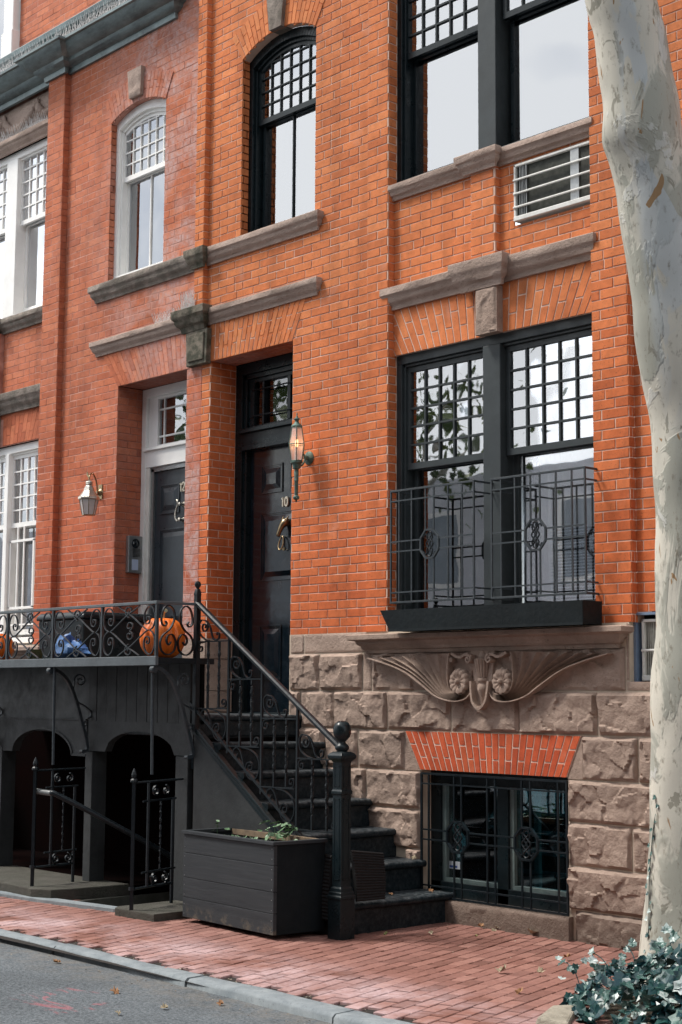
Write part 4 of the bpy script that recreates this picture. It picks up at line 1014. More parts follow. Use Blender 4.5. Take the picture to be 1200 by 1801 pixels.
# newel
nx,ny=-1.420,-1.055
c=MB()
def sq(mb,c0,prof):
    mb.loft([[(c0[0]-h,c0[1]-h,z),(c0[0]+h,c0[1]-h,z),(c0[0]+h,c0[1]+h,z),(c0[0]-h,c0[1]+h,z)] for h,z in prof])
sq(c,(nx,ny),[(.060,0),(.060,.245),(.066,.247),(.066,.262),(.058,.270),(.058,.285),(.052,.29),(.050,.310),(.042,.320),(.041,.325),(.041,.885),(.048,.888),(.048,.905),(.043,.912),(.041,.918),(.041,1.085),(.050,1.095),(.064,1.108),(.066,1.125),(.056,1.140),(.04,1.150)])
c=c.build('newel_post',BLACK,SR,bevel=.003)
e=MB()
for sx,sy in ((-1,0),(0,-1),(1,0)):
    for z0,z1 in ((.36,.86),(.935,1.06)):
        if sx:
            xx=nx+sx*.0415
            for (a,b_,cc,dd) in ((-.026,-.020,z0,z1),(.020,.026,z0,z1)): e.box(xx-.002,xx+.002,ny+a,ny+b_,cc,dd)
            e.box(xx-.002,xx+.002,ny-.026,ny+.026,z0,z0+.006); e.box(xx-.002,xx+.002,ny-.026,ny+.026,z1-.006,z1)
        else:
            yy=ny+sy*.0415
            for (a,b_) in ((-.026,-.020),(.020,.026)): e.box(nx+a,nx+b_,yy-.002,yy+.002,z0,z1)
            e.box(nx-.026,nx+.026,yy-.002,yy+.002,z0,z0+.006); e.box(nx-.026,nx+.026,yy-.002,yy+.002,z1-.006,z1)
e.build('panel_bead',BLACK,c)
e=MB(); e.lathe((nx,ny,0),[(.030,1.148),(.034,1.155),(.044,1.165),(.046,1.178),(.038,1.192),(.024,1.202),(.022,1.212),(.030,1.220),(.047,1.238),(.056,1.262),(.058,1.284),(.054,1.308),(.042,1.328),(.022,1.340),(.001,1.343)],24); e.build('ball_finial',BLACK,c,smooth=60)
# upper post
c=MB(); c.box(-3.012,-2.976,YR-.018,YR+.018,1.24,2.20); sq(c,(-2.994,YR),[(.018,2.20),(.020,2.21),(.014,2.245),(.010,2.25)]); c.lathe((-2.994,YR,0),[(.008,2.25),(.012,2.256),(.022,2.272),(.024,2.285),(.018,2.30),(.001,2.308)],14); c.build('upper_post',IRON,SR,smooth=40)
def twisted(mb,x,z0,z1,h=.0068,y=YR):
    rings=[]; n=max(16,int((z1-z0)/.012))
    for k in range(n+1):
        z=z0+(z1-z0)*k/n; t=k/n; tw=0 if t<.22 or t>.9 else (t-.22)*42*(z1-z0)/.45
        bul=1+ (.45*abs(math.sin((t-.22)*PI*4/.68))**6 if .22<t<.9 else 0)
        rings.append([(x+h*bul*1.41*math.cos(tw+PI/4+q*PI/2),y+h*bul*1.41*math.sin(tw+PI/4+q*PI/2),z) for q in range(4)])
    mb.loft(rings)
vx=[-2.99,-2.622,-2.258,-1.890,-1.475]
zt_=[1.872,1.607,1.345,1.092]; zl_=[1.404,1.151,.893,.636]
for i in range(4):
    x0,x1=vx[i],vx[i+1]
    if i<3:
        c=MB(); c.box(x1-.008,x1+.008,YR-.008,YR+.008,zl_[i+1]-.05 if i<3 else .4,rail_z(x1)-.01); c.build('upright',IRON,SR)
    c=MB(); c.box(x0,x1 if i==3 else x1,YR-.009,YR+.009,zt_[i]-.004,zt_[i]+.004); c.box(x0,x1-.02,YR-.009,YR+.009,zl_[i]-.004,zl_[i]+.004); c.build('cross_bar',IRON,SR)
    for q in (.36,.70):
        c=MB(); twisted(c,x0+(x1-x0)*q,zl_[i],zt_[i]); c.build('baluster',IRON,SR)
    W=x1-x0; zt=zt_[i]; zb=zl_[i]
    # scroll in the triangle under the handrail
    c=MB(); sp=spiral(x0+.085,zt+.105,.045,.010,PI/2-.3,-1.35)
    pre=[(x0+.30*W+.03,zt+.006),(x0+.10,zt+.014),(x0+.035,zt+.055),(x0+.022,zt+.125),(x0+.055,zt+.158)]
    c.bar([Vector((p[0],YR,p[1])) for p in catmull([Vector((a,b_,0)) for a,b_ in pre],6)[:-1]]+[(x,YR,z) for x,z in sp],.0036,.0072,(0,1,0))
    pts=[(x0+.11,zt+.145),(x0+.15,zt+.10),(x0+.18,zt+.03),(x0+.215,zt+.008),(x0+.25,zt+.02),(x0+.255,zt+.05),(x0+.235,zt+.06),(x0+.228,zt+.042)]
    c.bar(catmull([Vector((a,YR,b_)) for a,b_ in pts],6),.0036,.0072,(0,1,0))
    c.build('scroll',IRON,SR)
    # little curl below the upper bar, left side
    c=MB(); c.bar([Vector((a,YR,b_)) for a,b_ in [(x0+.09,zt-.004),(x0+.04,zt-.008)]]+[(x,YR,z) for x,z in spiral(x0+.045,zt-.045,.036,.008,PI*.62,1.2)],.0032,.0068,(0,1,0)); c.build('scroll',IRON,SR); c=MB()
    c.bar([(x1-.13,YR,zb+.004),(x1-.06,YR,zb+.008)]+[(x,YR,z) for x,z in spiral(x1-.055,zb+.042,.034,.008,-PI*.38,1.2)],.0032,.0068,(0,1,0)); c.build('scroll',IRON,SR)
    # scrolls under the lower bar
    if i<3:
        c=MB()
        pts=[(x0+.11,zb-.05),(x0+.10,zb-.075),(x0+.07,zb-.065),(x0+.07,zb-.025),(x0+.11,zb-.008),(x0+.15,zb-.045),(x0+.185,zb-.13),(x0+.235,zb-.205),(x0+.30,zb-.215),(x0+.345,zb-.15),(x0+.33,zb-.07),(x0+.25,zb-.02),(x0+.16,zb-.006)]
        c.bar(catmull([Vector((a,YR,b_)) for a,b_ in pts],6),.0036,.0072,(0,1,0))
        c.bar([(x0+.215,YR,zb-.19),(x0+.20,YR,zb-.15)]+[(x,YR,z) for x,z in spiral(x0+.245,zb-.135,.042,.009,PI,-1.3)],.0032,.0068,(0,1,0))
        c.build('scroll',IRON,SR)

# ------------------------------------------------------------------ balcony basket on brackets
BR=thing('balcony_railing','scrollwork iron balcony basket on curved brackets in front of the landing','balcony railing',(-4,-1.2,1.7))
YF=-1.37; XR=-2.995
c=MB(); c.box(-6.7,XR+.012,YF-.014,YF+.014,2.128,2.150); c.box(XR-.014,XR+.0125,YF+.014,YR,2.130,2.149); c.build('top_rail',BEAM,BR,bevel=.003)
c=MB(); c.box(-6.7,XR+.015,YF-.016,YF+.01,1.700,1.765); c.build('front_beam',BEAM,BR,bevel=.004)
c=MB(); c.box(XR-.012,XR+.014,YF+.010,YR+.15,1.715,1.755); c.build('end_beam',IRON,BR,bevel=.003)
c=MB()
for k in range(8): c.box(-6.7,XR-.013,YF+.02+k*.046,YF+.02+k*.046+.040,1.728,1.748)
c.build('shelf_slats',IRON,BR)
fb=[-6.34,-5.67,-5.004,-4.335,-3.672,XR]
for x in fb: 
    c=MB(); c.box(x-.010,x+.010,YF-.010,YF+.010,1.765,2.130); c.build('upright',IRONG,BR)
def scrollpanel(x0,x1,z0,z1,P3,nrm,parent):
    W=x1-x0;H=z1-z0
    for fx in (0,1):
        for fz in (0,1):
            X=lambda a: (x0+a*W) if not fx else (x1-a*W)
            Z=lambda b_: (z1-b_*H) if not fz else (z0+b_*H)
            c=MB()
            a0=.155; s_=W
            # spiral eye, around the outer side, then the long diagonal
            rad=lambda t:(1-t)
            pts=[]
            for k in range(20):
                t=k/19; th=-PI*.1+2*PI*1.3*(1-t); 
                r0=.028+.052*t**1.2
                pts.append((.145*W+r0*math.cos(PI-th)*.9, .235*H+r0*math.sin(PI-th)*-1.0*(.95)))
            # manual clean curve
            eye=[(.155,.30),(.165,.255),(.145,.235),(.115,.26),(.112,.32),(.14,.375),(.185,.365),(.21,.29),(.205,.17),(.165,.07),(.11,.03),(.055,.07),(.018,.19),(.016,.33),(.05,.44),(.105,.495),(.16,.49),(.25,.41),(.44,.215),(.60,.09),(.70,.01)]
            pp=catmull([Vector((X(a),Z(b_),0)) for a,b_ in eye],5)
            c.bar([P3(p[0],p[1]) for p in pp],.0030,.0062,nrm); c.build('scroll',IRONG,parent)
    c=MB()
    for zc_,sg in ((.5,1),(.5,-1)):
        pts=[(.535,.5+sg*.07),(.505,.5+sg*.045),(.475,.5+sg*.08),(.49,.5+sg*.15),(.53,.5+sg*.165),(.575,.5+sg*.12),(.565,.5+sg*.05),(.52,.5+sg*.0)]
        c.bar([P3(p[0],p[1]) for p in catmull([Vector((x0+a*W,z0+b_*H,0)) for a,b_ in pts],5)],.0030,.006,nrm)
    for sg in (1,-1):
        b0=.5+sg*.31
        pts=[(.5,b0-sg*.05),(.445,b0+sg*.02),(.44,b0+sg*.11),(.49,b0+sg*.165),(.545,b0+sg*.12),(.535,b0+sg*.05),(.50,b0+sg*.05),(.495,b0+sg*.09)]
        c.bar([P3(p[0],p[1]) for p in catmull([Vector((x0+a*W,z0+b_*H,0)) for a,b_ in pts],5)],.0030,.006,nrm)
    c.build('scroll',IRONG,parent)
for a,b_ in zip(fb[:-1],fb[1:]): scrollpanel(a+.012,b_-.012,1.768,2.127,lambda u,v:(u,YF,v),(0,1,0),BR)
# end panel: two lyre scrolls
c=MB(); Ln=YR-YF
for sg in (0,1):
    q=lambda a:(YF+.014+a*(Ln-.03)) if not sg else (YR-.016-a*(Ln-.03))
    pts=[(.20,.70),(.235,.62),(.30,.62),(.33,.72),(.28,.82),(.17,.83),(.08,.74),(.07,.58),(.14,.92),(.25,.98)] 
    pts=[(.17,.66),(.22,.62),(.26,.68),(.22,.76),(.12,.76),(.05,.66),(.08,.52),(.20,.46),(.33,.56),(.36,.74),(.29,.93),(.17,.99)]
    pts=[(.18,.68),(.22,.63),(.17,.58),(.09,.63),(.08,.76),(.15,.93),(.28,.98),(.41,.88),(.42,.70),(.30,.52),(.12,.40),(.05,.25),(.10,.10),(.25,.03),(.42,.10),(.47,.28),(.38,.42),(.26,.40),(.22,.30),(.28,.22),(.34,.28)]
    c.bar(catmull([Vector((XR,q(a),1.765+b__*.363)) for a,b__ in pts],5),.004,.009,(1,0,0))
c.build('scroll',IRON,BR)
# curved brackets
for bx in (-3.02,-4.36,-5.70):
    c=MB(); 
    main=[(YF+.0,1.690),(YF+.07,1.668),(YF+.155,1.60),(YF+.225,1.47),(YF+.285,1.30),(YF+.335,1.14),(YF+.345,1.075),(YF+.305,1.062)]
    c.bar(catmull([Vector((bx,a,b_)) for a,b_ in main],6),.012,.013,(1,0,0))
    c.lathe((bx,YF-.003,1.672),[(.022,-.022),(.026,-.015),(.026,.015),(.022,.022)],14,'x'); c.lathe((bx,YF+.30,1.062),[(.014,-.02),(.014,.02)],10,'x')
    c=c.build('bracket',IRONG,BR)
    e=MB(); e.bar([(bx,YF+.20,1.52),(bx,YF+.215,1.60)]+[(bx,y_,z_) for y_,z_ in spiral(YF+.265,1.60,.058,.012,PI,-1.4)],.0045,.010,(1,0,0))
    e.bar(catmull([Vector((bx,a,b_)) for a,b_ in ((YF+.21,1.50),(YF+.25,1.44),(YF+.31,1.41),(YF+.365,1.37),(YF+.368,1.33),(YF+.345,1.31))],5),.0045,.010,(1,0,0))
    e.bar([(bx,y_,z_) for y_,z_ in spiral(YF+.315,1.275,.030,.006,PI*.8,1.3)],.004,.009,(1,0,0)); e.build('bracket_scroll',IRONG,c)
for bx,zb in ((-4.30,.97),(-3.03,.95)):
    c=MB(); c.tube([(bx-.02,YF+.01,1.70),(bx,YF+.01,zb)],.011,8); c.build('hanger_rod',IRONG,BR,smooth=60)

# ------------------------------------------------------------------ areaway railings
def gate(label,p0,p1,zb,h=1.0):
    p0=Vector(p0);p1=Vector(p1); d_=(p1-p0); Ln_=d_.length; d_.normalize(); nr=Vector((-d_.y,d_.x,0))
    t=thing('areaway_railing',label,'railing',(p0.x,p0.y,zb),'iron railings beside the cellar steps')
    Q=lambda s_,z:(p0.x+d_.x*s_,p0.y+d_.y*s_,zb+z)
    c=MB(); c.tube([Q(0,0),Q(0,.87)],.0165,4); c.tube([Q(0,.13),Q(0,.15)],.024,6); c.tube([Q(0,.85),Q(0,.865),Q(0,.875)],[.026,.026,.018],8); c.tube([Q(0,.87),Q(0,.885),Q(0,.90),Q(0,.92),Q(0,.945)],[.010,.018,.020,.014,.002],10); c.build('post',IRON,t)
    for a_,b_,r_ in ((Q(0,.845),Q(Ln_,.85),.009),(Q(.10,.715),Q(Ln_*.86,.72),.0075),(Q(.10,.235),Q(Ln_*.86,.24),.0075),(Q(0,.135),Q(Ln_*.8,.14),.009)):
        c=MB(); c.tube([a_,b_],r_,6); c.build('cross_bar',IRON,t,smooth=60)
    for s_,z0_,r_ in ((.16,.13,.011),(Ln_*.80,.0,.012)):
        c=MB(); c.tube([Q(s_,z0_),Q(s_,.845 if s_<.2 else .72)],r_,6); c.build('upright',IRON,t)
    c=MB(); n=40; sm=(.16+Ln_*.8)/2; c.tube([Q(sm,.235+.485*k/n) for k in range(n+1)],[.007+.002*(k%2) for k in range(n+1)],4,True,.35); c.build('baluster',IRON,t)
    c=MB()
    for zc_ in (.78,.185):
        for sg in (-1,1):
            sp=spiral(sg*.055,0,.038,.008,PI/2 if sg>0 else PI/2,-sg*1.4)
            c.bar([Q(sm+a,zc_+b_) for a,b_ in sp],.004,.008,nr)
        c.build('scroll',IRON,t); c=MB()
        if zc_<.3: c.bar(catmull([Vector(Q(sm+a,zc_+b_)) for a,b_ in ((-.10,.02),(-.07,-.04),(0,-.055),(.07,-.04),(.10,.02))],5),.004,.008,nr); c.build('scroll',IRON,t); c=MB()
    return t
gate('iron railing panel standing left of the cellar steps',(-4.345,-1.485,0),(-4.385,-1.02,0),.083)
gate('iron railing panel between the cellar steps and the timber planter',(-2.985,-1.54,0),(-3.13,-1.02,0),.055)
o=thing('pipe_handrail','tmp','handrail',(-4.36,-1.46,.775)); t=MB(); t.tube([(-4.36,-1.46,.775),(-4.21,-1.42,.765)],.021,12); t.build('sunlit_end',PIPELIT,o,smooth=60)  # sunlit end of the pipe painted lighter than the rest
t=MB(); t.tube(catmull([Vector(p) for p in [(-4.21,-1.42,.765),(-4.17,-1.40,.755),(-4.0,-1.15,.60),(-3.7,-.6,.25),(-3.6,-.4,.08)]],8),.0205,12); t.build('pipe',IRON,o,smooth=60)
tag(o,'pipe handrail, sunlit end painted grey, sloping down into the dark cellar steps','handrail')

# ------------------------------------------------------------------ ground
def paving_mat():
    n=NT('worn and sunlit paving brick'); base=n.ramp(n.attr(0),[(0,(.15,.066,.050)),(.5,(.22,.100,.078)),(1,(.29,.145,.115))])
    m=n.noise(30,6,.7); base=n.mix(.5,base,n.ramp(m,[(.3,.65),(.7,1.3)]),'MULTIPLY')
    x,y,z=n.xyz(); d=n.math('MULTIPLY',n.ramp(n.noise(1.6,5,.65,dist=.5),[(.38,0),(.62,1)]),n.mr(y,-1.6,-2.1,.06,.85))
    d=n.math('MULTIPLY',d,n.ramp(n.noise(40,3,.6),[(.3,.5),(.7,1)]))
    base=n.mix(d,base,(.52,.39,.40))  # paler towards the kerb: sun patches painted in along with dust
    n.bump(n.noise(70,5,.7),.4,.004); return n.fin(base,.85,0,.25)
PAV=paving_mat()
DIRT=simple('dark joint dirt',(.012,.010,.009),(.028,.022,.018),30,.95,bst=.6)
pv=MB(); ang=R_(105); ca,sa=math.cos(ang),math.sin(ang)
PW,PL=.088,.168
holes=[(-4.72,-3.0,-1.395,2)]
def kerb_in(x): return -2.465-.012*(x+1)
for i in range(-90,90):
    for j in range(-75,75):
        u=i*PL+(PL/2 if j%2 else 0); v=j*PW
        u+=.02*math.sin(j*12.9898)*1.5; cx=-1.5+u*ca-v*sa; cy=-1.2+u*sa+v*ca
        if cx<-7.2 or cx>3.4 or cy>.05 or cy<-2.75: continue
        if cy>-1.36 and cx<-3.12+.0: continue
        if cy<kerb_in(cx)+.038+.022*noise.noise(Vector((cx*5,7,1))): continue
        hl=PL/2-.0045-rnd.uniform(0,.004); hw_=PW/2-.0028-rnd.uniform(0,.0022); a=ang+rnd.gauss(0,.008); c_,s_=math.cos(a),math.sin(a)
        z=.012*noise.noise(Vector((cx*.8,cy*.8,3)))+rnd.uniform(-.0015,.0015)+.004
        pv.cur=(min(1,max(0,rnd.gauss(.5,.25))),rnd.random(),0,1)
        B=[];T=[];e_=.003
        for p,q in ((-hl,-hw_),(hl,-hw_),(hl,hw_),(-hl,hw_)):
            B.append((cx+p*c_-q*s_,cy+p*s_+q*c_,z-.02)); 
        M_=[(b0[0],b0[1],z-.003) for b0 in B]
        for p,q in ((-hl+e_,-hw_+e_),(hl-e_,-hw_+e_),(hl-e_,hw_-e_),(-hl+e_,hw_-e_)): T.append((cx+p*c_-q*s_,cy+p*s_+q*c_,z+rnd.uniform(-.0008,.0008)))
        f_=[(8,9,10,11)]
        for k in range(4): k2=(k+1)%4; f_+=[(k,k2,4+k2,4+k),(4+k,4+k2,8+k2,8+k)]
        pv.add(B+M_+T,f_)
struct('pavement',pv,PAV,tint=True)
g=MB(); 
def grid(mb,x0,x1,y0,y1,z,nx,ny,amp,hole=None,fr=.8):
    vs=[];fs=[]
    for j in range(ny+1):
        for i in range(nx+1):
            x=x0+(x1-x0)*i/nx; y=y0+(y1-y0)*j/ny; vs.append((x,y,z+amp*noise.noise(Vector((x*fr,y*fr,3)))))
    for j in range(ny):
        for i in range(nx): q=j*(nx+1)+i; fs.append((q,q+1,q+nx+2,q+nx+1))
    mb.add(vs,fs)
grid(g,-30,-3.1,-2.62,-1.40,-.009,90,4,.012); grid(g,-3.1,30,-2.62,.06,-.009,110,10,.012); grid(g,-30,-7.2,-1.4,.06,-.009,60,5,.012)
struct('pavement_bed',g,DIRT)
def asphalt():
    n=NT('asphalt'); f=n.noise(60,5,.85); g_=n.noise(1.1,5,.6); v=n.vor(120)
    c=n.mix(n.ramp(f,[(.35,0),(.7,1)]),(.022,.030,.036),(.19,.21,.225)); c=n.mix(.6,c,n.ramp(g_,[(.35,.7),(.65,1.3)]),'MULTIPLY')
    x,y,z=n.xyz(); dust=n.math('MULTIPLY',n.mr(y,-3.1,-2.65,0,.6),n.ramp(n.noise(9,5,.7),[(.4,0),(.65,1)])); c=n.mix(dust,c,(.17,.155,.135))
    red=n.math('MULTIPLY',n.math('MULTIPLY',n.mr(x,-1.35,-1.25,0,1),n.mr(x,-.7,-.8,0,1)),n.math('MULTIPLY',n.mr(y,-3.55,-3.45,0,1),n.mr(y,-3.0,-3.1,0,1)))
    red=n.math('MULTIPLY',red,n.ramp(n.noise(3.5,3,.5,vec=n.map((1,2.5,1)),dist=1.5),[(.56,0),(.66,.4)])); c=n.mix(red,c,(.42,.10,.12))
    n.bump(n.math('ADD',f,v),.6,.006); return n.fin(c,.88,0,.3)
ro=MB(); grid(ro,-60,60,-40,-2.60,-.040,60,60,.010,fr=.5); struct('road',ro,asphalt())
gr_=MB(); gr_.quad((-400,-400,-1.6),(400,-400,-1.6),(400,400,-1.6),(-400,400,-1.6)); struct('ground',gr_,DIRT)
# kerb stones
KM=stone_mat('kerb bluestone',(.20,.225,.235),(.15,.17,.18),(.08,.085,.09))
def kmat():
    n=NT('bluestone kerb'); c=n.mix(n.ramp(n.noise(7,6,.7),[(.35,0),(.65,1)]),(.15,.175,.19),(.25,.275,.285)); c=n.mix(n.ramp(n.noise(60,4,.7),[(.3,.6),(.42,0)]),c,(.07,.075,.08)); n.bump(n.noise(40,6,.7),.5,.006); return n.fin(c,.85,0,.3)
KM=kmat()
kb=[-12,-10.4,-8.9,-7.5,-6.1,-4.9,-3.6,-2.3,-.93,.26,1.6,3.0,4.5,6]
for a,b_ in zip(kb[:-1],kb[1:]):
    c=MB(); n=14; rings=[]
    for k in range(n+1):
        x=a+.006+(b_-a-.012)*k/n; yi=kerb_in(x)-.012+.008*noise.noise(Vector((x*3,1,a))); yo=yi-.105-.050*max(0,min(1,(x+2.5)/2.5))+.008*noise.noise(Vector((x*3,5,a)))
        z=.008+.008*noise.noise(Vector((x*1.5,2,a)))
        ch=.004 if 0<k<n else .014
        rings.append([(x,yi,-.2),(x,yi,z-ch),(x,yi-.01,z),(x,yo+.018,z-.002),(x,yo,z-.018),(x,yo-.004,-.2)])
    c.loft(rings); struct('kerb',c,KM,smooth=50)
# flagstones and pit by the cellar steps
def slab(poly,z0,z1,name='flagstone'):
    c=MB(); n=len(poly); 
    c.add([(x,y,z0) for x,y in poly]+[(x,y,z1-.006) for x,y in poly]+[(x*.997+sum(p[0] for p in poly)/n*.003,y*.99+sum(p[1] for p in poly)/n*.01,z1) for x,y in poly],
      [tuple(range(2*n,3*n))]+[(i,(i+1)%n,n+(i+1)%n,n+i) for i in range(n)]+[(n+i,n+(i+1)%n,2*n+(i+1)%n,2*n+i) for i in range(n)])
    return c
FLAG=stone_mat('flagstone',(.15,.15,.13),(.10,.10,.088),(.04,.04,.035),.3)
struct('area_slab',slab([(-7.2,-1.50),(-4.60,-1.55),(-4.22,-1.57),(-4.06,-1.50),(-4.02,-1.30),(-3.99,-.86),(-7.2,-.86)],-.02,.083),FLAG)
struct('area_slab',slab([(-3.20,-1.50),(-3.15,-1.56),(-2.72,-1.545),(-2.72,-1.0),(-3.20,-1.0)],-.4,.055),FLAG)
struct('area_edging',slab([(-4.75,-1.66),(-4.10,-1.60),(-3.30,-1.47),(-3.21,-1.43),(-3.21,-1.35),(-3.98,-1.46),(-4.75,-1.57)],-.6,.024),KM)
c=MB()
for k in range(6): c.box(-3.96,-3.20,-1.39+k*.25,-1.39+k*.25+.26,-.9,-.20-.17*k+.0)
c.box(-4.0,-3.96,-1.4,.0,-1.2,.0); c.box(-3.20,-3.15,-1.4,.0,-1.2,-.0); struct('cellar_steps',c,simple('dirty concrete',(.10,.10,.085),(.06,.06,.05),8,.9))

# ------------------------------------------------------------------ planter, mats, pumpkins ...
PB=thing('planter_box','large weathered grey black timber planter with seedlings beside the newel post','planter',(-2.15,-1.2,0))
BLc=Vector((-2.63,-1.375)); BRc=Vector((-1.605,-1.450)); d_=(BRc-BLc).normalized(); nn=Vector((-d_.y,d_.x)); LW=(BRc-BLc).length; DW=.40
def PQ(s_,w_,z): p=BLc+d_*s_+nn*w_; return (p.x,p.y,z)
zs=[.035,.165,.295,.455,.578]
def obox(mb,s0,s1,w0,w1,z0,z1):
    mb.add([PQ(s0,w0,z0),PQ(s1,w0,z0),PQ(s1,w1,z0),PQ(s0,w1,z0),PQ(s0,w0,z1),PQ(s1,w0,z1),PQ(s1,w1,z1),PQ(s0,w1,z1)],[(0,3,2,1),(4,5,6,7),(0,1,5,4),(1,2,6,5),(2,3,7,6),(3,0,4,7)])
for z0,z1 in zip(zs[:-1],zs[1:]):
    q=rnd.uniform(0,.002)
    c=MB(); obox(c,0-q,LW+q,-q,.025,z0+.0015,z1-.0015); c.build('front_board',PLANT,PB,bevel=.002)
c=MB(); obox(c,LW-.025,LW-.001,.0255,DW,.035,.578); obox(c,.001,.025,.0255,DW,.035,.578); obox(c,.0255,LW-.0255,DW-.025,DW,.035,.578); c.build('side_boards',paint('shaded planter side',(.006,.009,.011),.65,.1,spec=.15),PB,bevel=.002)  # shade on the planter's side painted in, blacker than the front boards
c=MB(); obox(c,-.012,LW+.012,-.014,.030,.579,.600); obox(c,-.012,.030,.0305,DW+.01,.579,.600); obox(c,LW-.030,LW+.012,.0305,DW+.01,.579,.600); c.build('rim',PLANT,PB,bevel=.002)
c=MB(); obox(c,.032,LW-.032,DW-.035,DW+.0,.56,.596); c.build('raw_edge',simple('bare wood',(.22,.16,.10),(.13,.095,.065),20,.8),PB)
c=MB()
for k in range(9): 
    z=.06+k*.062
    c.lathe((PQ(.018,-.002,z)[0],PQ(.018,-.002,z)[1],z),[(.003,-.001),(.003,.002)],6,'y'); c.lathe((PQ(LW-.018,-.002,z)[0],PQ(LW-.018,-.002,z)[1],z),[(.003,-.001),(.003,.002)],6,'y')
c.build('nail_heads',STEEL,PB)
c=MB(); vs=[];fs=[]
for j in range(9):
    for i in range(25): p=PQ(.03+(LW-.06)*i/24,.03+(DW-.06)*j/8,0); vs.append((p[0],p[1],.535+.018*noise.noise(Vector((i*.5,j*.5,1)))))
for j in range(8):
    for i in range(24): q=j*25+i; fs.append((q,q+1,q+26,q+25))
c.add(vs,fs); c.build('soil',SOIL,PB)
def leafmat(name,a,b_,trans=.25,rough=.45):
    n=NT(name); c=n.mix(n.ramp(n.attr(0),[(0,0),(1,1)]),a,b_); n.p.inputs['Subsurface Weight'].default_value=0
    return n.fin(c,rough,0,.45)
def ivymat():
    n=NT('ivy leaf'); f=n.noise(60,3,.6); t_=n.math('ADD',n.attr(0),n.math('MULTIPLY',n.math('SUBTRACT',f,.5),.9))
    c=n.ramp(t_,[(.0,(.004,.035,.045)),(.35,(.012,.060,.055)),(.62,(.06,.13,.11)),(.80,(.38,.46,.44)),(1,(.55,.60,.58))])
    return n.fin(c,.36,0,.5)
LEAFP=leafmat('seedling leaf',(.05,.12,.05),(.16,.26,.14)); IVYM=ivymat()
def leaf(mb,c0,nrm,size,spin,lobes=5,cup=.15,tint=None):
    nrm=Vector(nrm).normalized(); a=nrm.orthogonal().normalized(); b_=nrm.cross(a)
    ca_,sa_=math.cos(spin),math.sin(spin); a,b_=a*ca_+b_*sa_,b_*ca_-a*sa_
    if lobes==5: shp=[(0,-.38),(.36,-.52),(.56,-.26),(.82,-.14),(.60,.14),(.64,.46),(.34,.50),(0,1.0),(-.34,.50),(-.64,.46),(-.60,.14),(-.82,-.14),(-.56,-.26),(-.36,-.52)]
    else: shp=[(0,-.5),(.28,-.30),(.42,.05),(.30,.45),(0,.9),(-.30,.45),(-.42,.05),(-.28,-.30)]
    c0=Vector(c0); vs=[c0-nrm*cup*size*.3]+[c0+(a*x+b_*y)*size*.5+nrm*(cup*size*(x*x+.6*y*y)*.5*(-1 if rnd.random()<.3 else 1)) for x,y in shp]
    n=len(shp); mb.cur=(tint if tint is not None else rnd.random(),rnd.random(),0,1); mb.add(vs,[(0,1+i,1+(i+1)%n) for i in range(n)])
c=MB()
for (s0,w0,h,n_l,sz) in ((.10,.20,.12,5,.05),(.22,.22,.03,8,.035),(.30,.25,.03,9,.035),(.38,.24,.02,8,.03),(.52,.22,.03,9,.035),(.60,.28,.06,7,.05),(.66,.22,.10,8,.06),(.76,.20,.16,10,.085),(.84,.25,.12,8,.07),(.92,.2,.05,5,.05),(.70,.33,.13,6,.08)):
    for k in range(n_l):
        p=Vector(PQ(s0+rnd.uniform(-.06,.06),w0+rnd.uniform(-.06,.06),.545+h*rnd.uniform(.3,1)))
        leaf(c,p,(rnd.uniform(-.6,.6),rnd.uniform(-.8,.2),1),sz*rnd.uniform(.7,1.2),rnd.uniform(0,6),8 if rnd.random()<.5 else 5)
    b0=Vector(PQ(s0,w0,.53)); c.tube([b0,b0+Vector((.01,-.01,h+.01))],.002,4)
o=c.build('seedlings',LEAFP,None,tint=True); tag(o,'small green seedlings sprouting from the timber planter','seedlings',None,'stuff')

def mat_pad(x0,x1,y,z0,z1,lean,label):
    c=MB(); n=34; rings=[]
    for k in range(n+1):
        t=k/n; z=z0+(z1-z0)*t; yy=y+lean*t; w=.006+(.006 if k%2 else 0)
        rings.append([(x0+.03*t,yy-w,z),(x1+.03*t,yy-w,z),(x1+.03*t,yy+.012,z),(x0+.03*t,yy+.012,z)])
    c.loft(rings); o=c.build('rubber_mat',RUBBER); return o
def hung(pts_px,label,corners):
    # corners: bl, br, tr, tl in world space
    bl,br,tr,tl=[Vector(p) for p in corners]; c=MB(); n=36; nr=(br-bl).cross(tl-bl).normalized()
    rings=[]
    for k in range(n+1):
        t=k/n; a=bl+(tl-bl)*t; b_=br+(tr-br)*t; w=.004+(.007 if k%2 else 0); bow=.012*math.sin(PI*t)
        rings.append([a+nr*(w+bow),b_+nr*(w+bow),b_-nr*.008,a-nr*.008])
    c.loft(rings); o=c.build('rubber_mat',RUBBER); tag(o,label,'mat'); return o
hung(None,'ribbed black rubber mat hanging between the planter and the newel post',[(-1.62,-1.06,.10),(-1.49,-1.08,.10),(-1.51,-1.05,.50),(-1.60,-1.03,.50)])
hung(None,'ribbed black rubber mat leaning on the steps behind the newel post',[(-1.415,-.93,.215),(-1.40,-.70,.215),(-1.44,-.68,.50),(-1.47,-.93,.53)])

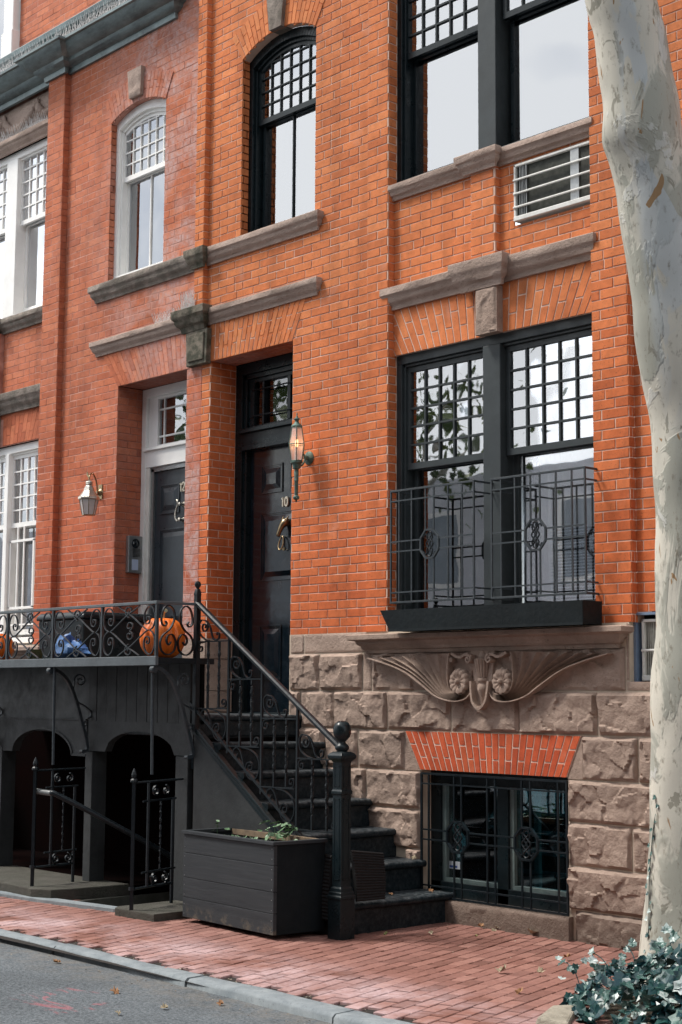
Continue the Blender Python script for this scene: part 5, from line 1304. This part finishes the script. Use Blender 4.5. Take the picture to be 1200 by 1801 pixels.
def pumpkin(loc,r,h,label):
    t=thing('pumpkin',label,'pumpkin',loc,'pumpkins on the balcony'); c=MB(); n=96; rings=[]
    for j in range(1,16):
        ph=PI*j/16; rings.append([(loc[0]+(r*math.sin(ph)**.8*(1-.085*abs(math.cos(a*7.5))**5))*math.cos(a),loc[1]+(r*math.sin(ph)**.8*(1-.085*abs(math.cos(a*7.5))**5))*math.sin(a),loc[2]+h/2-h/2*math.cos(ph)*(1-.10*max(0,(-math.cos(ph)))**6*0)-(.02 if j==15 else 0)) for a in [2*PI*k/n for k in range(n)]])
    c.loft(rings)
    pm=bpy.data.materials.get('pumpkin skin')
    if not pm:
        q=NT('pumpkin skin'); cc=q.mix(q.ramp(q.noise(6,4,.6),[(.35,0),(.65,1)]),(.70,.125,.010),(.80,.185,.016)); q.bump(q.noise(30,4),.15,.003); pm=q.fin(cc,.42,0,.5)
    c.build('skin',pm,t,smooth=60)
    c=MB(); z=loc[2]+h-.02; c.tube(catmull([Vector((loc[0],loc[1],z)),Vector((loc[0]+.003,loc[1],z+.03)),Vector((loc[0]+.02,loc[1]-.005,z+.055)),Vector((loc[0]+.05,loc[1]-.01,z+.065))],4),[.026,.02,.016,.014,.013,.013,.012,.012,.012,.012,.013,.014,.015],8)
    c.build('stalk',simple('pumpkin stalk',(.42,.40,.26),(.26,.26,.15),20,.7),t,smooth=50)
pumpkin((-3.175,-1.19,1.748),.165,.30,'large ribbed orange pumpkin at the corner of the iron balcony')
pumpkin((-5.53,-1.17,1.748),.15,.25,'orange pumpkin at the far end of the iron balcony')
# black bin, blue bag on the landing
t=thing('storage_bin','tall black storage bin standing on the landing behind the scrollwork','bin',(-5.2,-.55,1.353))
c=MB(); sq(c,(-5.05,-.52),[(.30,1.353),(.32,1.40),(.34,2.10)]); c.build('body',BLACK,t,bevel=.01)
c=MB(); sq(c,(-5.05,-.52),[(.355,2.10),(.355,2.13),(.33,2.16)]); c.build('lid',BLACK,t,bevel=.01)
c=MB()
vs=[];fs=[];NU,NV=24,12
BLU=simple('blue plastic bag',(.02,.07,.22),(.08,.20,.42),7,.35,bs=12,bst=.6,bd=.02)
for j in range(NV+1):
    for i in range(NU):
        a=2*PI*i/NU; ph=PI*j/NV; r_=1+.35*noise.noise(Vector((math.cos(a)*2,math.sin(a)*2,ph*2)))
        tall=1.0+(.8 if -1.2<a-4.0<.6 else 0)
        vs.append((-4.42+.20*r_*math.sin(ph)*math.cos(a),-1.16+.10*r_*math.sin(ph)*math.sin(a),1.83-.075*math.cos(ph)*(1.6 if math.cos(ph)<0 and math.cos(a)<.1 else 1)*r_))
for j in range(NV):
    for i in range(NU): fs.append((j*NU+i,j*NU+(i+1)%NU,(j+1)*NU+(i+1)%NU,(j+1)*NU+i))
c.add(vs,fs); o=c.build('plastic_bag',BLU,smooth=30); tag(o,'crumpled blue plastic bag lying on the balcony shelf','bag')
c=MB(); c.lathe((-4.93,-1.16,1.749),[(.05,0),(.065,.09),(.068,.10),(.055,.10)],16); c.build('flower_pot',simple('olive pot',(.10,.10,.03),(.06,.06,.03),9,.5)); o=bpy.data.objects['flower_pot']; tag(o,'small dark olive flower pot on the balcony shelf','flower pot')

# ------------------------------------------------------------------ bird spikes
def spikes(label,x0,x1,y,z,n,h=.09,pat=1.0):
    c=MB(); c.box(x0,x1,y-.008,y+.008,z,z+.006)
    for k in range(n):
        x=x0+(x1-x0)*(k+.5)/n
        for q in (-1,0,1):
            hh=h*rnd.uniform(.8,1.1); c.tube([(x,y,z),(x+rnd.uniform(-.02,.02),y+q*.035+rnd.uniform(-.01,.01),z+hh)],[.0030,.0014],4)
    o=c.build('bird_spikes',SPIKE); tag(o,label,'bird spikes','bird spikes on the ledges'); return o
spikes('pale bird spikes on the mossy ledge above door 12',-4.98,-4.55,-.035,4.69,22,.095)
spikes('pale bird spikes clustered on the mossy block between the two doors',-4.55,-4.36,-.07,4.725,16,.15)
spikes('long run of bird spikes on top of the copper cornice',-9.4,-4.85,-.19,7.685,150,.11)
spikes('bird spikes on the ledge under the garland carving',-8.8,-6.90,.0,7.09,85,.10)
spikes('bird spikes on the ledge block above the lowest white window',-8.0,-7.72,-.04,4.462,12,.09)
c=MB()
for k in range(40):
    x=rnd.uniform(-8.05,-7.70); c.tube([(x,-.03,5.225),(x+rnd.uniform(-.05,.05),-.03+rnd.uniform(-.03,.03),5.225+rnd.uniform(.03,.08))],[.005,.002],4)
o=c.build('dry_nest',simple('dry twigs',(.20,.16,.10),(.10,.08,.05),20,.9)); tag(o,'dry twiggy nest on the ledge below the upper white window','nest')

# ------------------------------------------------------------------ street tree
def bark():
    n=NT('plane tree bark'); v1=n.map((1,1,.45)); 
    warp=n.noise(5,4,.6,vec=v1)
    f=n.noise(2.6,5,.62,vec=v1,dist=.9); g_=n.noise(6.5,4,.6,vec=n.map((1,1,.5),(4,2,1)),dist=1.2); h=n.noise(3.2,5,.65,vec=n.map((1,1,.6),(9,5,3)),dist=.8)
    c=n.mix(n.ramp(n.noise(1.2,3,.5),[(.4,0),(.6,1)]),(.60,.57,.49),(.50,.485,.42))
    c=n.mix(n.ramp(f,[(.49,0),(.53,1)]),c,(.36,.36,.31)); c=n.mix(n.ramp(g_,[(.625,0),(.650,.75)]),c,(.20,.19,.15)); c=n.mix(n.ramp(h,[(.62,0),(.632,.7)]),c,(.56,.56,.53))
    x,y,z=n.xyz(); blue=n.math('MULTIPLY',n.math('MULTIPLY',n.mr(z,2.6,3.8,0,1),n.mr(x,1.10,1.16,0,1)),n.ramp(n.noise(2.3,5,.6,vec=n.map((1,1,.4),(3,7,5)),dist=.7),[(.50,0),(.512,1)])); c=n.mix(n.math('MULTIPLY',blue,.7),c,(.46,.50,.52))
    c=n.mix(n.ramp(n.noise(28,6,.7,vec=v1),[(.30,.7),(.44,0)]),c,(.14,.115,.08))
    sp=n.ramp(n.noise(11,3,.5,vec=n.map((1,1,.35),(1,1,8)),dist=1),[(.69,0),(.70,1)]); c=n.mix(sp,c,(.30,.19,.10))
    hh=n.math('ADD',n.math('MULTIPLY',n.ramp(f,[(.50,0),(.53,1)]),.6),n.math('ADD',n.math('MULTIPLY',n.ramp(h,[(.6,0),(.63,1)]),.5),n.math('MULTIPLY',n.noise(18,6,.7,vec=v1),.6)))
    n.bump(hh,.42,.010); return n.fin(c,.8,0,.25)
BARK=bark()
TR=thing('plane_tree','mottled plane tree trunk leaning over the pavement in front of the basement','tree',(.95,-.70,0))
tk=[(.88,-.64,-.05,.33),(.91,-.65,.03,.312),(.93,-.67,.24,.285),(.94,-.68,.39,.264),(.97,-.70,.69,.252),(.99,-.73,.98,.243),(1.02,-.75,1.28,.237),(1.04,-.78,1.58,.234),(1.08,-.79,1.88,.228),(1.10,-.82,2.18,.225),(1.12,-.85,2.47,.222),(1.13,-.88,2.68,.219),(1.14,-.91,2.92,.213),(1.13,-.96,3.13,.213),(1.12,-1.01,3.37,.213),(1.12,-1.04,3.58,.21),(1.12,-1.08,3.77,.21),(1.11,-1.12,3.97,.207),(1.11,-1.15,4.15,.204),(1.10,-1.19,4.30,.207),(1.09,-1.23,4.42,.21),(1.10,-1.25,4.60,.198),(1.09,-1.28,4.76,.192),(1.09,-1.33,4.98,.186),(1.07,-1.37,5.15,.186),(1.03,-1.5,5.8,.18),(.95,-1.65,6.6,.17),(.85,-1.8,7.4,.16)]
def smooth_tk(tk,n=4):
    P=catmull([Vector((a,b_,c_)) for a,b_,c_,r in tk],n); Rr=catmull([Vector((r,0,0)) for *_,r in tk],n); return P,[q[0] for q in Rr]
P_,Rr=smooth_tk(tk,5); c=MB(); rings=[]; N=56
for p,r in zip(P_,Rr):
    ring=[]
    for k in range(N):
        a=2*PI*k/N; q=Vector((math.cos(a)*.9,math.sin(a)*.9,p.z*1.3)); rr=r*(1+.045*noise.noise(q*1.4)+.022*noise.noise(q*4)+.008*noise.noise(q*11))
        if p.z<.9: rr*=1+.16*(1-p.z/.9)**2*noise.noise(Vector((math.cos(a)*2.2,math.sin(a)*2.2,p.z*.8)))
        ring.append((p.x+rr*math.cos(a),p.y+rr*math.sin(a),p.z))
    rings.append(ring)
c.loft(rings); 
def limb(mb,p0,p1,r0,r1,bend):
    p0=Vector(p0);p1=Vector(p1); m=(p0+p1)/2+Vector(bend); pts=catmull([p0,m,p1],8); mb.tube(pts,[r0+(r1-r0)*i/(len(pts)-1) for i in range(len(pts))],12)
L_=[((.85,-1.8,7.3),(-.4,-3.0,10.2),.15,.05,(-.1,0,.3)),((.85,-1.8,7.3),(2.4,-1.2,10.4),.14,.05,(.2,0,.2)),((.87,-1.75,6.9),(1.6,-3.6,9.9),.11,.04,(.1,-.2,.1)),((-.1,-2.6,9.2),(-1.6,-2.4,11.2),.07,.02,(0,.1,.1)),((1.8,-1.4,9.3),(2.2,.2,11.2),.07,.02,(.1,.1,.1)),((.3,-2.3,8.7),(.6,-2.2,11.8),.08,.02,(.2,0,.1))]
for l in L_: limb(c,*l)
c.build('trunk',BARK,TR,smooth=60)
c=MB()
for l in L_:
    e=Vector(l[1])
    for k in range(260):
        v=Vector((rnd.gauss(0,1),rnd.gauss(0,1),rnd.gauss(0,.8)))*.75
        leaf(c,e+v,(rnd.uniform(-1,1),rnd.uniform(-1,1),rnd.uniform(-.2,1)),rnd.uniform(.12,.20),rnd.uniform(0,6))
CROWNM=leafmat('plane leaf',(.04,.08,.02),(.12,.16,.04)); c.build('crown',CROWNM,TR,tint=True)

# ivy bed at the foot of the tree
IV=MB(); 
def ivyz(x,y): 
    q=((x-1.75)/.95)**2+((y+1.32)/.72)**2
    return .25*max(0,1-q)**.5
cnt=0
while cnt<1800:
    x=rnd.uniform(.75,2.75); y=rnd.uniform(-2.05,-.55)
    if ((x-1.75)/.98)**2+((y+1.32)/.76)**2>1: continue
    if (x-.9)**2+(y+.66)**2<.07: continue
    h=ivyz(x,y)*(.62+.5*noise.noise(Vector((x*3,y*3,0)))+.25)+rnd.uniform(-.05,.05)+.02
    tnt=min(1,max(0,rnd.gauss(.36,.30)-.16*(x-1.2)+.45*noise.noise(Vector((x*4,y*4,5)))))
    leaf(IV,(x,y,max(.02,h)),(rnd.uniform(-.7,.7),rnd.uniform(-1.0,.3),rnd.uniform(.35,1)),rnd.uniform(.055,.12)+(.045 if x>1.5 else 0),rnd.uniform(0,6),5 if rnd.random()<.8 else 8,.2,tnt); cnt+=1
for (sx,sy,dx,dy,hh,nl) in ((1.00,-1.45,-.14,-.02,.20,7),(1.05,-1.35,-.10,.06,.22,8),(1.15,-1.35,-.05,.10,.24,10),(1.12,-1.25,.0,.10,.28,9),(1.20,-1.3,-.02,-.05,.26,8),(.92,-1.60,-.16,.0,.16,6),(1.4,-1.2,.05,.0,.28,8),(1.25,-1.2,.0,.0,.24,6)):
    p0=Vector((sx,sy,.05)); p1=p0+Vector((dx,dy,hh)); pts=catmull([p0,(p0+p1)/2+Vector((.02,0,.05)),p1],6); IV.cur=(.2,0,0,1); IV.tube(pts,.003,4)
    for k in range(nl):
        q=p0+(p1-p0)*(.45+.6*k/nl)+Vector((rnd.uniform(-.05,.05),rnd.uniform(-.05,.05),rnd.uniform(-.02,.04)))
        leaf(IV,q,(rnd.uniform(-.5,.8),rnd.uniform(-1,.0),rnd.uniform(.3,1)),rnd.uniform(.05,.085),rnd.uniform(0,6),5,.2,rnd.uniform(.5,1))
o=IV.build('ivy',IVYM,tint=True); tag(o,'variegated ivy and seedlings heaped round the foot of the plane tree','ivy',None,'stuff')
IS=MB(); IS.add([(1.78,-1.32,.06)]+[(1.78+r_*.95*math.cos(a*PI/16),-1.32+r_*.70*math.sin(a*PI/16),h_) for r_,h_ in ((.55,.05),(.98,.0)) for a in range(32)],[(0,1+a,1+(a+1)%32) for a in range(32)]+[(1+a,33+a,33+(a+1)%32,1+(a+1)%32) for a in range(32)])
struct('tree_bed_soil',IS,SOIL) 
# creeping ivy strand on the trunk
IV=MB(); pts=[]
for k in range(22):
    z=.10+k*.042; r_=.30-.055*min(1,z/.7)+.01; a=math.atan2(-1,.25)+ .5-.25*z+.06*math.sin(z*9)+PI*.93*0
    # left flank of the trunk as seen from the street
    a=-2.12+.12*math.sin(z*7)+.22*z; cx_=.91+.07*z; cy_=-.655-.05*z
    p=Vector((cx_+(r_+.0)*math.cos(a),cy_+(r_+.0)*math.sin(a),z)); pts.append(p)
    if k%1==0: leaf(IV,p+Vector((rnd.uniform(-.02,.02),rnd.uniform(-.02,.0),0)),(math.cos(a),math.sin(a),.4),rnd.uniform(.025,.045),rnd.uniform(0,6),5,.2,rnd.uniform(.2,.9))
IV.cur=(.1,0,0,1); IV.tube(pts,.003,4); o=IV.build('ivy_strand',IVYM,tint=True); tag(o,'thin ivy strand climbing the left side of the plane tree trunk','ivy')
c=MB(); 
c.add([(x,y,z) for x,y,z in [(1.04,-2.12,-.02),(1.22,-2.08,-.02),(1.01,-1.73,-.02),(.86,-1.77,-.02),(1.055,-2.095,.045),(1.20,-2.06,.03),(1.005,-1.745,.050),(.88,-1.785,.030)]],[(4,5,6,7),(0,1,5,4),(1,2,6,5),(2,3,7,6),(3,0,4,7)])
o=c.build('edging_stone',simple('pale sandstone',(.34,.31,.25),(.20,.18,.14),12,.9,bst=.9,bd=.01),bevel=.01); tag(o,'pale broken edging stone at the front corner of the ivy bed','stone')

# ------------------------------------------------------------------ fallen leaves
LF=simple('dry leaf',(.36,.20,.10),(.22,.11,.05),30,.8); LF2=simple('pale dry leaf',(.42,.36,.26),(.28,.23,.15),30,.8); LF3=simple('green yellow leaf',(.22,.26,.10),(.30,.28,.12),30,.8)
lv=[((-1.12,-.10,.02),.055,0,'curled brown leaf against the bottom step'),((-1.02,-.06,.02),.05,1,'pale leaf standing beside the bottom step'),((-.92,-.20,.02),.05,1,'folded pale leaf at the wall foot under the basement sill'),
((-.72,-.07,.02),.10,1,'broad pale leaf against the basement sill'),((-.62,-.02,.02),.075,1,'crumpled pale leaf right of the broad one at the sill'),((.0,-.60,.02),.06,0,'brown leaf in the middle of the pavement'),((.05,-.42,.02),.035,0,'tiny brown leaf near the right stone pier'),
((.05,-1.22,.02),.085,1,'pale lobed leaf on the bricks in front of the basement window'),((.24,-1.12,.02),.07,1,'second pale lobed leaf just right of the first'),((.53,-1.62,.02),.06,0,'brown and white leaf near the ivy bed'),
((-.86,-.42,.02),.045,2,'greenish leaf between the steps and the sill'),((-1.13,-.55,.02),.05,1,'flat pale leaf in front of the bottom step'),((-1.28,-.80,.02),.045,2,'yellow green leaf beside the newel post foot'),
((-1.72,-.85,.40),.03,1,'pale scrap on the second step'),((-1.60,-.45,.203),.045,0,'orange leaf on the bottom tread'),((-1.55,-.12,.203),.05,0,'red brown leaf at the inner end of the bottom tread'),((-1.78,-.06,.40),.05,1,'pale leaf in the corner of the second tread'),
((-.52,-3.05,-.03),.055,1,'pale leaf lying on the asphalt near the kerb'),((-1.98,-2.75,-.03),.06,0,'dark leaf clump in the gutter at the far left'),((-1.02,-3.00,-.03),.07,0,'twiggy brown leaf in the middle of the asphalt'),((-1.70,-3.30,-.03),.05,1,'tan leaf on the asphalt at the lower left'),((-.42,-2.78,-.03),.05,0,'brown leaf just outside the kerb'),((-.55,-3.30,-.03),.045,1,'lone tan leaf near the red paint marks')]
for (p,sz,mi,lb) in lv:
    c=MB(); rnd2=rnd.uniform(0,6); 
    nrm=(rnd.uniform(-.4,.4),rnd.uniform(-.6,.1),1); leaf(c,(p[0],p[1],p[2]+sz*.15),nrm,sz*1.0,rnd2,5,.55)
    o=c.build('fallen_leaf',(LF,LF2,LF3)[mi]); tag(o,lb,'leaf','fallen leaves')

GT=MB()
def bit(x,y,z,s_):
    GT.cur=(rnd.random(),rnd.random(),0,1)
    vs=[(x+rnd.uniform(-s_,s_),y+rnd.uniform(-s_,s_),z+rnd.uniform(0,s_*.7)) for _ in range(4)]; GT.add(vs,[(0,1,2),(0,2,3),(0,3,1),(1,3,2)])
for k in range(650):
    x=rnd.uniform(-3.6,1.6); q=rnd.random()
    if q<.45: bit(x,kerb_in(x)+rnd.gauss(.03,.022),.0,rnd.uniform(.003,.010))
    elif q<.75: bit(x,kerb_in(x)-.19-abs(rnd.gauss(0,.10)),-.036,rnd.uniform(.003,.009))
    else: bit(rnd.uniform(-1.7,1.0),-abs(rnd.gauss(.05,.5)),.008,rnd.uniform(.003,.009))
def gritm():
    n=NT('gutter grit'); return n.fin(n.ramp(n.attr(0),[(0,(.05,.04,.03)),(.5,(.20,.15,.10)),(1,(.45,.40,.33))]),.9,0,.2)
o=GT.build('grit',gritm(),tint=True); tag(o,'loose grit and leaf crumbs along the kerb and wall foot','grit',None,'stuff')
# ------------------------------------------------------------------ the other side of the street (seen as reflections, plus an added sky block)
OPG=simple('dim panes',(.32,.36,.40),(.24,.28,.32),2,.3)
OP=thing('street_house_or_sky_block','pale row house across the road, seen reflected in the window panes','house',(-16,-16,0))
c=MB(); c.box(-40,-7.2,-17,-16,-.1,6.2); c.build('wall',simple('pale painted brick',(.72,.73,.76),(.60,.61,.65),1,.9),OP)
for i in range(7):
    for z in (.9,3.8):
        x=-38+i*4; c=MB(); c.box(x,x+1.3,-16.02,-15.96,z,z+1.7); w=c.build('window',WHITE,OP); c=MB(); c.box(x+.1,x+1.2,-15.955,-15.95,z+.1,z+1.6); c.build('pane',OPG,w)
for (tx,ty,th,lb) in ((-15.5,-12.5,7.5,'leafy street tree across the road, nearer of the pair mirrored in the glass'),(-21.5,-13.0,8.5,'leafy street tree across the road, farther of the pair mirrored in the glass')):
    T_=thing('street_tree',lb,'tree',(tx,ty,0),'trees across the road'); c=MB(); limb(c,(tx,ty,-.1),(tx+.2,ty,th*.6),.20,.12,(.1,0,0))
    ends=[]
    for k in range(7):
        a=k*2*PI/7; e=(tx+.2+1.6*math.cos(a),ty+1.5*math.sin(a),th*.6+1.2+rnd.uniform(0,1.6)); limb(c,(tx+.2,ty,th*.5+.1*k),e,.08,.02,(0,0,.2)); ends.append(Vector(e))
    c.build('trunk',BARK,T_,smooth=60); c=MB()
    for e in ends:
        for k in range(80):
            v=Vector((rnd.gauss(0,1),rnd.gauss(0,1),rnd.gauss(0,.8)))*.75; leaf(c,e+v,(rnd.uniform(-1,1),rnd.uniform(-1,1),rnd.uniform(-.2,1)),rnd.uniform(.18,.32),rnd.uniform(0,6))
    c.build('crown',CROWNM,T_,tint=True)
OP=thing('street_house_or_sky_block','added tall dark house block, out of view, hiding the sky on the right','house',(20,-16,0))
c=MB(); c.box(-7.1,45,-17,-15.7,-.1,14); c.build('wall',simple('sky block brick',(.10,.06,.05),(.07,.045,.04),1,.9),OP)  # added unseen block: hides right-hand sky so the reveals fall darker
# ------------------------------------------------------------------ camera
cam=bpy.data.cameras.new('camera'); co=bpy.data.objects.new('camera',cam); col.objects.link(co); sc.camera=co
yaw,pitch,roll=.830874827,.118269188,.00609428808
F_=2716.15567
f_=Vector((-math.sin(yaw)*math.cos(pitch),math.cos(yaw)*math.cos(pitch),math.sin(pitch))); r_=Vector((math.cos(yaw),math.sin(yaw),0)); u_=r_.cross(f_)
r2=r_*math.cos(roll)+u_*math.sin(roll); u2=-r_*math.sin(roll)+u_*math.cos(roll)
Mx=Matrix((( r2.x,u2.x,-f_.x,5.82824499),(r2.y,u2.y,-f_.y,-7.69380211),(r2.z,u2.z,-f_.z,1.5),(0,0,0,1)))
co.matrix_world=Mx; cam.sensor_fit='VERTICAL'; cam.sensor_height=36; cam.lens=F_/1801*36; cam.clip_end=1500; cam.clip_start=.05
# ------------------------------------------------------------------ light
W=bpy.data.worlds.new('World'); sc.world=W; W.use_nodes=True; t=W.node_tree; t.nodes.clear()
sd=Vector((-.55,-.45,1.05)).normalized(); el=math.asin(sd.z); az=math.atan2(sd.x,sd.y)
sky=t.nodes.new('ShaderNodeTexSky'); sky.sky_type='NISHITA'; sky.sun_disc=False; sky.sun_elevation=el; sky.sun_rotation=az
tc=t.nodes.new('ShaderNodeTexCoord'); mp=t.nodes.new('ShaderNodeMapping'); mp.inputs['Scale'].default_value=(1,1,2.2)
nz=t.nodes.new('ShaderNodeTexNoise'); nz.inputs['Scale'].default_value=2.4; nz.inputs['Detail'].default_value=4; nz.inputs['Roughness'].default_value=.6
rp=t.nodes.new('ShaderNodeValToRGB'); rp.color_ramp.elements[0].position=.36; rp.color_ramp.elements[1].position=.56
mx=t.nodes.new('ShaderNodeMix'); mx.data_type='RGBA'; mx.inputs[7].default_value=(12.5,12.7,12.9,1)
bg=t.nodes.new('ShaderNodeBackground'); bg.inputs[1].default_value=.15; ou=t.nodes.new('ShaderNodeOutputWorld')
t.links.new(tc.outputs['Generated'],mp.inputs[0]); t.links.new(mp.outputs[0],nz.inputs['Vector']); t.links.new(nz.outputs['Fac'],rp.inputs[0]); t.links.new(rp.outputs[0],mx.inputs[0]); t.links.new(sky.outputs[0],mx.inputs[6]); t.links.new(mx.outputs[2],bg.inputs[0]); t.links.new(bg.outputs[0],ou.inputs[0])
sl=bpy.data.lights.new('sun','SUN'); sl.energy=4.3; sl.angle=R_(13); sl.color=(1,.95,.88); so=bpy.data.objects.new('sun',sl); col.objects.link(so)
so.rotation_euler=(-sd).to_track_quat('-Z','Y').to_euler()
sc.view_settings.view_transform='Standard'; sc.view_settings.look='None'; sc.view_settings.exposure=0; sc.view_settings.gamma=1
sc.cycles.max_bounces=6; sc.cycles.transparent_max_bounces=12; sc.cycles.use_denoising=True
